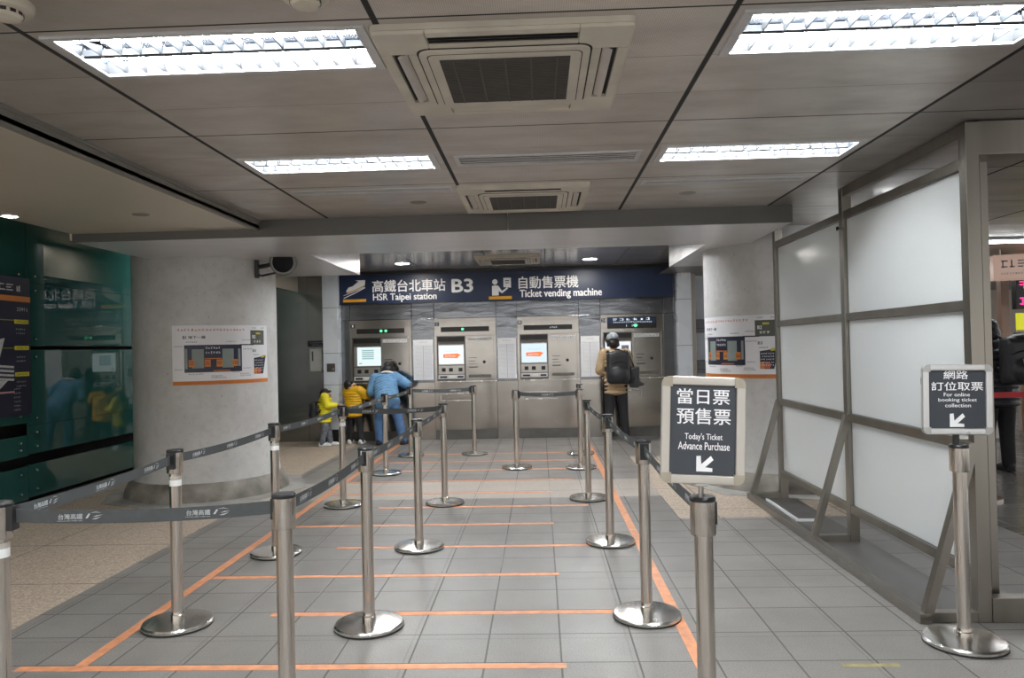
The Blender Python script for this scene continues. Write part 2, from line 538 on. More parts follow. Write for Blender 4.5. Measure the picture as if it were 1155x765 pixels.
    def build(s, name, mats, parent=None, smooth=35, loc=None):
        me = bpy.data.meshes.new(name)
        me.from_pydata(s.v, [], s.f)
        if not isinstance(mats, (list, tuple)):
            mats = [mats]
        for q in mats:
            me.materials.append(q)
        me.polygons.foreach_set('material_index', s.m)
        if smooth:
            me.polygons.foreach_set('use_smooth', [True] * len(me.polygons))
            me.set_sharp_from_angle(angle=rad(smooth))
        me.update()
        o = bpy.data.objects.new(name, me)
        COL.objects.link(o)
        if smooth and s.bev:
            wnm = o.modifiers.new('weighted', 'WEIGHTED_NORMAL')
            wnm.weight = 100
            wnm.keep_sharp = True
        if parent is not None:
            o.parent = parent
        if loc is not None:
            o.location = loc
        return o

def tag(o, label, cat, group=None, kind=None):
    o['label'] = label
    o['category'] = cat
    if group:
        o['group'] = group
    if kind:
        o['kind'] = kind
    return o

def thing(name, label, cat, loc=(0, 0, 0), rotz=0.0, group=None):
    o = bpy.data.objects.new(name, None)
    o.empty_display_size = .1
    COL.objects.link(o)
    o.location = loc
    o.rotation_euler = (0, 0, rotz)
    return tag(o, label, cat, group)

def struct(o, label=None):
    o['kind'] = 'structure'
    if label:
        o['label'] = label
    return o

def copy_tree(o, parent=None):
    c = o.copy()
    COL.objects.link(c)
    if parent is not None:
        c.parent = parent
    for ch in list(o.children):
        copy_tree(ch, c)
    return c

def front(y, ox=0, oz=0):
    return lambda u, v: (ox + u, y, oz + v)

# ------------------------------------------------------------------ setting: floor, ceiling, beam, soffit, walls
b = MB()
b.add([(-6, -7, 0), (16, -7, 0), (16, 19, 0), (-6, 19, 0)], [(0, 1, 2, 3)])
b.add([(-6, -7, -.1), (16, -7, -.1), (16, 19, -.1), (-6, 19, -.1)], [(3, 2, 1, 0)])
struct(b.build('floor', M['floor'], smooth=0), 'grey tiled station floor with beige pebble granite beside the columns')

CZ = 2.65
TX = [(-1.755, -.605), (.745, 1.90)]
TY = [(2.625, 3.015), (4.385, 4.735)]
holes = []
for a in TX:
    for q in TY:
        holes.append((a[0], a[1], q[0], q[1]))
REAR = []
for yb in (.87, -.9, -2.65, -4.4):
    for a in TX:
        REAR.append((a[0], a[1], yb, yb + .36))
holes += REAR
SLOT = [(-.485, .63, 4.465, 4.705), (-1.75, -.60, 5.30, 5.43), (.755, 1.89, 5.30, 5.43)]
holes += SLOT

def holed(name, x0, x1, y0, y1, z, holes, m):
    xs = sorted({x0, x1} | {h[i] for h in holes for i in (0, 1) if x0 < h[i] < x1})
    ys = sorted({y0, y1} | {h[i] for h in holes for i in (2, 3) if y0 < h[i] < y1})
    bb = MB()
    idx = {}
    vs, fs = [], []
    def vi(i, j):
        if (i, j) not in idx:
            idx[(i, j)] = len(vs)
            vs.append((xs[i], ys[j], z))
        return idx[(i, j)]
    for i in range(len(xs) - 1):
        for j in range(len(ys) - 1):
            cx, cy = (xs[i] + xs[i + 1]) / 2, (ys[j] + ys[j + 1]) / 2
            if any(h[0] < cx < h[1] and h[2] < cy < h[3] for h in holes):
                continue
            fs.append((vi(i, j), vi(i, j + 1), vi(i + 1, j + 1), vi(i + 1, j)))
    bb.add(vs, fs)
    return struct(bb.build(name, m, smooth=0))

BY = 6.41
SZ = 2.505
SY1, SY2 = 7.70, 9.85
holed('ceiling', -2.395, 1.955, -7, BY + .02, CZ, holes, M['ceiling'])
holed('ceiling_concourse', 1.955, 16, -7, 19, CZ, [], M['ceiling_shaded'])
# lower side ceiling along the glass wall
b = MB()
b.box(-4.05, -2.395, -7, BY, 2.575, 2.60)
struct(b.build('ceiling_side', M['left_ceiling'], smooth=0))
b = MB()
b.box(-2.43, -2.395, -7, BY, 2.560, 2.652)
b.box(-2.395, -2.385, -7, BY, 2.630, 2.652)
struct(b.build('trim_1', M['fascia'], smooth=0))
b = MB()
b.box(-6, -4.05, -7, 12.6, 2.95, 2.98)
b.box(-4.07, -4.05, -7, BY, 2.60, 2.95)
b.box(-4.07, -4.05, BY, 12.6, 2.52, 2.95)
struct(b.build('ceiling_cove', M['left_ceiling'], smooth=0))
# front beam face and soffit with its recess
b = MB()
for x0, x1 in ((-4.05, -2.43), (-2.43, -.25), (-.245, 2.15)):
    b.box(x0, x1, BY, BY + .03, SZ, 2.66)
struct(b.build('beam', M['beam'], smooth=0))
b = MB()
b.box(-4.05, 2.15, BY + .03, SY1, SZ, 2.82)
struct(b.build('soffit', M['soffit'], smooth=0))['label'] = 'satin metal soffit behind the ceiling beam'
b = MB()
b.box(-4.05, -2.35, SY1, SY2, SZ, 2.82)
struct(b.build('soffit_side', M['soffit'], smooth=0))
b = MB()
b.box(1.705, 2.15, SY1, SY2, SZ, 2.82)
struct(b.build('soffit_corner', M['soffit'], smooth=0))
RZ = 2.82
M['recess'] = mat('recess_panels', (.66, .65, .64), .22, .6, .08, 1.5, bump=.02, bscale=2.5, stretch=(1, 3, 1), rvar=.03)
b = MB()
ys = [SY1, 8.5, 9.25, 10.0, 10.75, 11.5, 12.6]
xs = [-4.05, -2.9, -1.65, -.40, .85, 2.10, 3.2]
ys = [SY1, 8.62, 8.98, 10.0, 10.75, 11.5, 12.6]
xs = [-4.05, -2.9, -1.9, -.75, .1, 1.25, 2.10, 3.2]
for i in range(len(xs) - 1):
    for j in range(len(ys) - 1):
        if j == 1 and i in (2, 4):
            continue
        b.box(xs[i] + .006, xs[i + 1] - .006, ys[j] + .004, ys[j + 1] - .004, RZ, RZ + .015)
b.box(-4.05, 3.2, SY1, 12.6, RZ + .13, RZ + .14, m=1)
b.box(-2.35, 1.70, 9.62, 9.68, RZ - .006, RZ, m=1)
struct(b.build('ceiling_recess', [M['recess'], M['dark_gap']], smooth=0))

# back wall
YW = 12.55
b = MB()
b.box(-5.2, -3.9, YW, YW + .1, .0, 2.95)
b.box(-3.895, -3.60, YW, YW + .1, .0, 2.95)
struct(b.build('wall_back_side', M['dark_wall'], smooth=0), 'dark brushed steel wall beside the ticket machines')
b = MB()
b.box(-3.60, 2.50, YW, YW + .1, 0, 2.95)
struct(b.build('wall_back', M['cladding'], smooth=0), 'brushed steel wall behind the ticket machines')
# upper cladding panels over the machines
MX = [(-3.164, -2.125), (-1.752, -.716), (-.372, .654), (1.006, 2.042)]
b = MB()
edges = [-3.345] + [q for a in MX for q in a] + [2.235]
for i in range(len(edges) - 1):
    b.box(edges[i] + .005, edges[i + 1] - .005, YW - .06, YW - .002, 2.015, 2.30, .004)
struct(b.build('trim_2', M['cladding'], smooth=0), 'brushed steel header panels above the ticket machines')
for k, (x0, x1, yf) in enumerate(((-3.56, -3.31, 12.27), (2.245, 2.465, 12.27))):
    b = MB()
    for z0, z1 in ((.22, .95), (.956, 1.47), (1.476, 2.22), (2.226, 2.81)):
        b.box(x0, x1, yf, YW, z0, z1, .003)
    b.box(x0 + .01, x1 - .01, yf + .02, YW, 0, .22, m=1)
    b.box(x0 + .004, x1 - .004, yf + .004, YW, .21, 2.815, m=1)
    struct(b.build('pilaster_%d' % (k + 1), [M['tile_white'], M['black']], smooth=0), ('pale clad pilaster beside the machine used by the child', 'pale clad pilaster next to the concrete column')[k])
# corner past the pale pilaster
b = MB()
b.box(2.47, 2.56, 12.45, 12.65, 0, 2.82)
b.box(2.56, 3.4, 12.9, 13.0, 0, 2.9, m=1)
b.box(2.55, 2.60, 12.60, 13.0, 0, 2.9)
struct(b.build('wall_right_corner', [M['frame_steel'], M['tile_white']], smooth=0))
for z0, z1, lab in ((1.68, 1.90, 'upper grey metal box on the pale wall beside the concrete column'), (1.0, 1.22, 'lower grey metal box on the pale wall beside the concrete column')):
    b = MB()
    b.box(2.606, 3.0, 12.61, 12.895, z0, z1, .008)
    b.box(2.61, 3.0, 12.604, 12.612, z0 + .07, z0 + .075, m=1)
    tag(b.build('junction_box', [M['grey_block'], M['black']]), lab, 'box', 'grey boxes on the pale wall')

# green glass wall
GX = -5.1
b = MB()
b.box(GX - .25, GX - .20, 2, YW, 0, 2.97)
b.box(GX - .20, GX - .0, 2, YW, 0, .08, m=1)
wl = struct(b.build('wall_left', [M['dark_gap'], M['black']], smooth=0), 'dark wall faced with green glass panels')
JY = 7.32
rows_far = [(.115, .44), (.545, .825), (.829, 1.585), (1.625, 2.255), (2.259, 2.95)]
rows_near = [(.10, .43), (.53, .74), (.86, 1.585), (1.625, 2.255), (2.259, 2.95)]
for (ya, yb, rows) in ((JY + .004, YW - .02, rows_far), (2.4, JY - .004, rows_near)):
    for z0, z1 in rows:
        b = MB()
        b.box(GX - .02, GX, ya, yb, z0, z1, .002)
        b.build('glass_panel', M['glass_green'], wl)
for s_, rows in ((1, rows_far), (-1, rows_near)):
    for z0, z1 in rows:
        for zz in ((z0 + .07, z1 - .07) if z1 - z0 > .2 else ((z0 + z1) / 2,)):
            b = MB()
            c = Vector((GX, JY + s_ * .12, zz))
            b.cyl(c, c + Vector((.012, 0, 0)), .022, .019, 16)
            b.cyl(c + Vector((.012, 0, 0)), c + Vector((.016, 0, 0)), .010, .008, 12, m=1)
            b.build('standoff_bolt', [M['glass_green'], M['steel']], wl)

# concrete columns
for k, (cx, cy, top) in enumerate(((-3.72, 8.3, 2.81), (2.57, 8.3, 2.65))):
    b = MB()
    b.lathe([(.765, .18), (.755, .26), (.75, .6), (.75, top)], 72, (cx, cy, 0))
    b.lathe([(.86, 0), (.84, .08), (.80, .16), (.766, .185)], 72, (cx, cy, 0), m=1)
    b.lathe([(1.10, .0), (1.10, .006), (.85, .008)], 8, (cx, cy, 0), m=2)
    struct(b.build('column_%d' % (k + 1), [M['concrete'], M['plinth'], M['apron']]),
           ('round grey concrete column in front of the green glass wall', 'round grey concrete column behind the white partition')[k])

# concourse beyond the partition
b = MB()
b.box(3.4, 16, 18.9, 19, 0, 2.66)
b.box(3.4, 3.5, 13.0, 18.9, 0, 2.66)
struct(b.build('wall_concourse', M['beige_wall'], smooth=0), 'beige far wall of the concourse')

# ------------------------------------------------------------------ ceiling fixtures
def make_troffer(x0, x1, y0, y1, label, z=None):
    z = CZ if z is None else z
    cx, cy = (x0 + x1) / 2, (y0 + y1) / 2
    w, d = (x1 - x0) / 2, (y1 - y0) / 2
    t = thing('ceiling_light', label, 'light', (cx, cy, z), 0, 'recessed fluorescent ceiling lights')
    b = MB()
    h = .075
    for bx in ((-w, -w + .004, -d, d), (w - .004, w, -d, d), (-w, w, -d, -d + .004), (-w, w, d - .004, d)):
        b.box(bx[0], bx[1], bx[2], bx[3], 0, h)
    b.box(-w, w, -d, d, h, h + .004)
    b.build('housing', M['reflector'], t, smooth=0)
    b = MB()
    rm = .028
    for bx in ((-w - .01, -w + rm, -d - .008, d + .008), (w - rm, w + .01, -d - .008, d + .008), (-w + rm, w - rm, -d - .008, -d + rm * .7), (-w + rm, w - rm, d - rm * .7, d + .008)):
        b.box(bx[0], bx[1], bx[2], bx[3], -.010, .002, .002)
    b.build('rim', M['lamp_rim'], t, smooth=0)
    for sgn in (-1, 1):
        b = MB()
        b.cyl((-w + .05, sgn * d * .48, .038), (w - .05, sgn * d * .48, .038), .013, n=10)
        b.build('tube', M['tube'] if z < 2.7 else M['tube_recess'], t)
    b = MB()
    n = 14
    L0, L1 = -w + rm, w - rm
    for sgn in (-1, 1):
        ya, yb = (sgn * .008, sgn * (d - rm * .7))
        for k in range(n + 1):
            x = L0 + (L1 - L0) * k / n
            # parabolic cross blade: wide at the bottom edge
            mid = (ya + yb) / 2
            vs = []
            for yy, zt in ((ya, .040), (mid, .018), (yb, .040)):
                vs += [(x - .002, yy, .0), (x - .002, yy, zt), (x + .002, yy, zt), (x + .002, yy, .0)]
            fs = []
            for q in range(2):
                for e in range(3):
                    fs.append((q * 4 + e, q * 4 + e + 1, q * 4 + 5 + e, q * 4 + 4 + e))
                fs.append((q * 4 + 3, q * 4, q * 4 + 4, q * 4 + 7))
            b.add(vs, fs)
        # side reflectors sloping in
        y2 = sgn * (d - rm * .7)
        b.add([(L0, y2, 0), (L1, y2, 0), (L1, y2 - sgn * .012, .045), (L0, y2 - sgn * .012, .045)], [(0, 1, 2, 3)])
    b.add([(L0, -.014, 0), (L1, -.014, 0), (L1, 0, .03), (L0, 0, .03)], [(0, 1, 2, 3)])
    b.add([(L0, .014, 0), (L1, .014, 0), (L1, 0, .03), (L0, 0, .03)], [(0, 1, 2, 3)])
    b.build('louver', M['louver'], t, smooth=0)
    return t
names = {(0, 0): 'large fluorescent ceiling light beside the big cassette unit, on the glass wall side',
         (1, 0): 'large fluorescent ceiling light beside the big cassette unit, on the white partition side',
         (0, 1): 'smaller fluorescent ceiling light farther back, on the glass wall side',
         (1, 1): 'smaller fluorescent ceiling light farther back, above the white partition side'}
for i, a in enumerate(TX):
    for j, q in enumerate(TY):
        make_troffer(a[0], a[1], q[0], q[1], names[(i, j)])
# lamps of the same ceiling behind the photographer
rear0 = None
for k, h in enumerate(REAR):
    lab = 'fluorescent ceiling light over the hall behind the viewpoint'
    if rear0 is None:
        rear0 = make_troffer(*h, lab)
    else:
        c = copy_tree(rear0)
        c.location = ((h[0] + h[1]) / 2, (h[2] + h[3]) / 2, CZ)

for x0, x1, lab in ((-1.9, -.75, 'fluorescent ceiling light in the recess behind the beam, on the glass wall side'), (.1, 1.25, 'fluorescent ceiling light in the recess behind the beam, on the partition side')):
    make_troffer(x0, x1, 8.62, 8.98, lab, RZ - .005)

def rrect(w, h, r, n=6):
    pts = []
    for cx, cy, a0 in ((w - r, h - r, 0), (-w + r, h - r, 90), (-w + r, -h + r, 180), (w - r, -h + r, 270)):
        for i in range(n + 1):
            a = rad(a0 + 90 * i / n)
            pts.append((cx + r * math.cos(a), cy + r * math.sin(a)))
    return pts
def make_cassette(cx, cy, z, s, label):
    t = thing('cassette_air_conditioner', label, 'air conditioner', (cx, cy, z), 0, 'ceiling cassette air conditioners')
    t.scale = (s, s, 1)
    w = .475
    # body panel as a ring of slabs around the openings, bevelled outer rim
    b = MB()
    zt, zb = .0, -.035
    gi = .335       # grille frame half size
    so0, so1, sl = .365, .425, .275   # outlet slots
    b.prism(rrect(w, w, .03), lambda u, v, d: (u, v, d), -.022, .002)
    # corners and strips
    for sx in (-1, 1):
        for sy in (-1, 1):
            x0, x1 = sorted((sx * sl, sx * (w - .008)))
            y0, y1 = sorted((sy * sl, sy * (w - .008)))
            b.box(x0, x1, y0, y1, zb, -.01, .006)
    for sgn in (-1, 1):
        a0, a1 = sorted((sgn * so1, sgn * (w - .008)))
        c0, c1 = sorted((sgn * (gi - .01), sgn * so0))
        b.box(-sl, sl, a0, a1, zb, -.01, .004)
        b.box(-sl, sl, c0, c1, zb, -.01, .003)
        b.box(a0, a1, -sl, sl, zb, -.01, .004)
        b.box(c0, c1, -sl, sl, zb, -.01, .003)
    b.box(-gi, gi, -gi, gi, zb + .003, -.012)
    b.build('panel', M['ac_plastic'], t)
    for k in range(4):
        rz = Matrix.Rotation(k * PI / 2, 4, 'Z')
        b = MB()
        zo = -.030 if k == 0 else -.0225
        b.box(-sl + .004, sl - .004, -so1, -so0, zo, -.0215, mtx=rz)
        b.build('outlet', M['dark_gap'], t, smooth=0)
        b = MB()
        if k == 2:
            b.box(-sl + .006, sl - .006, -so1 + .003, -so0 - .003, -.0345, -.0225, .002, mtx=rz)
            b.build('vane', M['ac_plastic'], t)
        elif k == 0:
            for q in (0, 1):
                b.bar(rz @ Vector((-sl + .01, -so0 - .018 - q * .022, -.032)), rz @ Vector((sl - .01, -so0 - .018 - q * .022, -.032)), .004, .006)
            b.build('vane', M['black'], t)
        else:
            mt = rz @ Matrix.Translation((0, -(so0 + so1) / 2 + .006, -.030)) @ Matrix.Rotation(rad(28), 4, 'X')
            b.box(-sl + .012, sl - .012, -.020, .020, -.005, .005, .004, mtx=mt)
            b.build('vane', M['ac_vane'], t)
    g = .25
    pz = lambda u, v, d: (u, v, d)
    b = MB()
    b.prism(rrect(gi - .004, gi - .004, .05), pz, zb - .0015, zb + .003, m=1)
    b.prism(rrect(gi - .012, gi - .012, .045), pz, zb - .010, zb - .001)
    b.prism(rrect(gi - .040, gi - .040, .03), pz, zb - .0105, zb - .0095, m=1)
    b.prism(rrect(gi - .044, gi - .044, .028), pz, zb - .013, zb - .009)
    b.build('grille_frame', [M['ac_plastic'], M['dark_gap']], t, smooth=30)
    b = MB()
    b.box(-g, g, -g, g, zb - .0134, zb - .0125)
    for k in range(34):
        y = -g + .5 * (k + .5) / 34
        b.box(-g, g, y - .0035, y + .0035, zb - .016, zb - .0134)
    for k in range(5):
        x = -g + .5 * (k + .5) / 5
        b.box(x - .003, x + .003, -g, g, zb - .0165, zb - .0134)
    b.build('intake_grille', M['ac_grille'], t, smooth=0)
    return t
make_cassette(-.108, 3.10, CZ, 1.0, 'large cream cassette air conditioner with dark grille, nearest the camera')
make_cassette(-.095, 5.74, CZ, 1.0, 'cream cassette air conditioner just before the ceiling beam')
make_cassette(-.44, 11.2, RZ, 1.0, 'cassette air conditioner in the recess above the navy sign')

def make_slot(h, label, n):
    cx, cy = (h[0] + h[1]) / 2, (h[2] + h[3]) / 2
    w, d = (h[1] - h[0]) / 2, (h[3] - h[2]) / 2
    t = thing('ceiling_diffuser', label, 'vent', (cx, cy, CZ), 0, 'slot air diffusers in the ceiling')
    b = MB()
    for a in ((-w, -w + .003, -d, d), (w - .003, w, -d, d), (-w, w, -d, -d + .003), (-w, w, d - .003, d)):
        b.box(a[0], a[1], a[2], a[3], 0, .08)
    b.box(-w, w, -d, d, .08, .084)
    b.build('box', M['dark_gap'], t, smooth=0)
    b = MB()
    r = .022
    for a in ((-w - .004, -w + r, -d - .004, d + .004), (w - r, w + .004, -d - .004, d + .004), (-w + r, w - r, -d - .004, -d + r), (-w + r, w - r, d - r, d + .004)):
        b.box(a[0], a[1], a[2], a[3], -.006, .003, .002)
    b.build('frame', M['lamp_rim'], t, smooth=0)
    b = MB()
    for k in range(n):
        y = -d + r + (2 * d - 2 * r) * (k + .5) / n
        b.bar((-w + r, y, -.001), (w - r, y, -.001), (2 * d - 2 * r) / n * .30, .003, up=(0, .1, 1))
    b.build('slats', M['lamp_rim'], t, smooth=0)
make_slot(SLOT[0], 'slot air diffuser between the two cream cassette units', 5)
make_slot(SLOT[1], 'narrow slot air diffuser near the beam, on the glass wall side', 3)
make_slot(SLOT[2], 'narrow slot air diffuser near the beam, on the white partition side', 3)

def make_downlight(x, y, z, r, label):
    t = thing('downlight', label, 'light', (x, y, z), 0, 'round ceiling downlights')
    b = MB()
    b.lathe([(r + .018, .001), (r + .018, -.006), (r + .008, -.010), (r, -.006), (r, .001)], 32)
    b.build('trim_ring', M['lamp_rim'], t)
    b = MB()
    b.lathe([(r, -.004), (r * .6, -.005), (.0001, -.0055)], 32)
    b.build('lens', M['down'], t)
make_downlight(-2.06, 11.38, RZ, .10, 'round downlight in the recess above the station name')
make_downlight(.79, 11.45, RZ, .10, 'round downlight in the recess above the words ticket vending machine')
make_downlight(-3.95, 5.50, 2.575, .05, 'small round downlight in the side ceiling by the glass wall')
make_downlight(-4.50, 9.6, 2.95, .07, 'small round downlight mirrored in the green glass beside the concrete column')
make_downlight(-3.95, 3.3, 2.575, .05, 'small round downlight over the poster end of the glass wall')

def make_detector(x, y, z, r, label):
    t = thing('smoke_detector', label, 'smoke detector', (x, y, z), 0)
    b = MB()
    b.lathe([(r, 0), (r, -.012), (r * .92, -.026), (r * .62, -.030)], 36)
    b.build('base', M['ac_plastic'], t)
    b = MB()
    b.lathe([(r * .60, -.028), (r * .60, -.040), (r * .50, -.050), (.0001, -.053)], 30)
    b.build('sensor_head', M['ac_plastic'], t)
    b = MB()
    for k in range(12):
        a = 2 * PI * k / 12
        mt = Matrix.Rotation(a, 4, 'Z')
        b.box(r * .595, r * .612, -r * .10, r * .10, -.041, -.030, mtx=mt)
    b.build('vent_slots', M['black'], t, smooth=0)
make_detector(-1.70, 2.36, CZ, .085, 'cream round smoke detector at the corner of the large glass side light')
make_detector(-.72, 2.36, CZ, .08, 'cream finned smoke detector cut off by the top edge near the big cassette unit')
for x, y, z, lab in ((-.92, 5.83, CZ, 'small oval sensor cover behind the glass side slot diffuser'), (1.15, 5.78, CZ, 'small oval sensor cover behind the partition side slot diffuser'), (-3.0, 5.6, 2.575, 'small flat cover on the smooth side ceiling')):
    b = MB()
    b.lathe([(.065, 0), (.065, -.004), (.055, -.008), (.0001, -.009)], 28, sy=.8)
    tag(b.build('ceiling_sensor', M['fascia'], loc=(x, y, z)), lab, 'sensor cover')

# strip lights of the concourse; last two added unseen to backlight the panels
for k, (x0, x1, y, lab) in enumerate(((4.6, 9.5, 9.0, 'long fluorescent strip light on the concourse ceiling'), (4.6, 12, 13.0, 'far fluorescent strip light on the concourse ceiling'), (2.75, 3.5, 6.2, 'added unseen strip light backlighting the white partition panels'), (2.9, 3.9, 7.35, 'added unseen strip light between the partition and the concrete column'))):
    t = thing('strip_light', lab, 'light', (0, y, CZ - .004), 0, 'concourse strip lights')
    b = MB()
    b.box(x0, x1, -.11, .11, -.03, .0, .004)
    b.build('casing', M['white_enamel'], t)
    b = MB()
    b.box(x0 + .02, x1 - .02, -.09, .09, -.045, -.031, .004)
    b.build('diffuser', M['strip'], t)

# ------------------------------------------------------------------ navy overhead sign
t = thing('overhead_sign', 'long navy sign with white station lettering above the ticket machines', 'sign', (0, 12.40, 0))
b = MB()
b.box(-3.31, 2.20, 0, .14, 2.275, 2.765, .004)
b.build('sign_box', M['navy'], t)
b = MB()
b.box(-3.31, 2.20, -.006, .10, 2.766, 2.815)
b.box(-3.31, 2.20, -.008, .0, 2.270, 2.282)
b.build('edge_trim', M['black'], t, smooth=0)
mf = lambda u, v: (u, -.003, v)
K = 12.40 / 12.5
def sgn_text(body, name, rect, off=.02):
    q = MB()
    q.text(body, rect[0] * K, rect[1] * K, 1.5 + (rect[2] - 1.5) * K, 1.5 + (rect[3] - 1.5) * K, mf, 0, off)
    q.build(name, M['sign_white'], t, smooth=0)
sgn_text('高鐵台北車站', 'lettering', (-2.775, -1.55, 2.475, 2.675), .018)
sgn_text('HSR Taipei station', 'lettering', (-2.765, -1.70, 2.305, 2.45), .022)
sgn_text('B3', 'lettering', (-1.435, -1.095, 2.445, 2.66), .035)
sgn_text('自動售票機', 'lettering', (-.325, .66, 2.475, 2.675), .018)
sgn_text('Ticket vending machine', 'lettering', (-.31, 1.045, 2.295, 2.455), .022)
# train pictogram
q = MB()
X0, Z0 = -3.24, 2.385
pm = lambda u, v: (X0 + u * .37, -.003, Z0 + v * .29)
q.flat([(.14, .30), (.20, .26), (.48, .36), (.74, .50), (.98, .66), (1.0, 1.0), (.55, 1.0), (.70, .92), (.62, .86), (.42, .66), (.24, .60), (.14, .42)], pm)
q.flat([(.0, .14), (.02, .12), (.45, .32), (.95, .58), (.95, .61), (.45, .36)], pm)
q.flat([(.0, 0), (.04, -.03), (.50, .23), (1.0, .55), (1.0, .60), (.5, .28)], pm)
q.build('train_pictogram', M['sign_white'], t, smooth=0)
q = MB()
q.flat([(.14, .36), (.15, .30), (.20, .26), (.48, .36), (.74, .50), (.98, .66), (.985, .74), (.70, .56), (.46, .43), (.2, .34)], lambda u, v: (X0 + u * .37, -.0045, Z0 + v * .29))
q.build('train_underside', mat('train_shade', (.60, .42, .27), .4), t, smooth=0)
for x0, x1, z0 in ((-3.245, -2.86, 2.312), (-.82, -.44, 2.302)):
    q = MB()
    q.box(x0, x1, -.006, 0, z0, z0 + .05, .003)
    q.build('yellow_bar', M['sign_yellow'], t)
q = MB()
q.add(*[[(lambda a: (-.715 + .045 * math.cos(a), -.003, 2.59 + .045 * math.sin(a)))(2 * PI * i / 20) for i in range(20)], [tuple(range(20))]])
q.flat([(-.765, 2.365), (-.655, 2.365), (-.655, 2.44), (-.60, 2.40), (-.50, 2.475), (-.515, 2.50), (-.60, 2.44), (-.66, 2.525), (-.70, 2.535), (-.765, 2.525)], lambda u, v: (u, -.003, v))
q.flat([(-.575, 2.50), (-.45, 2.49), (-.45, 2.655), (-.575, 2.655)], lambda u, v: (u, -.003, v))
q.build('ticket_pictogram', M['sign_white'], t, smooth=0)
q = MB()
q.rect(-.545, -.48, 2.60, 2.612, lambda u, v: (u, -.0045, v))
q.rect(-.545, -.48, 2.565, 2.575, lambda u, v: (u, -.0045, v))
q.build('pictogram_lines', M['navy'], t, smooth=0)

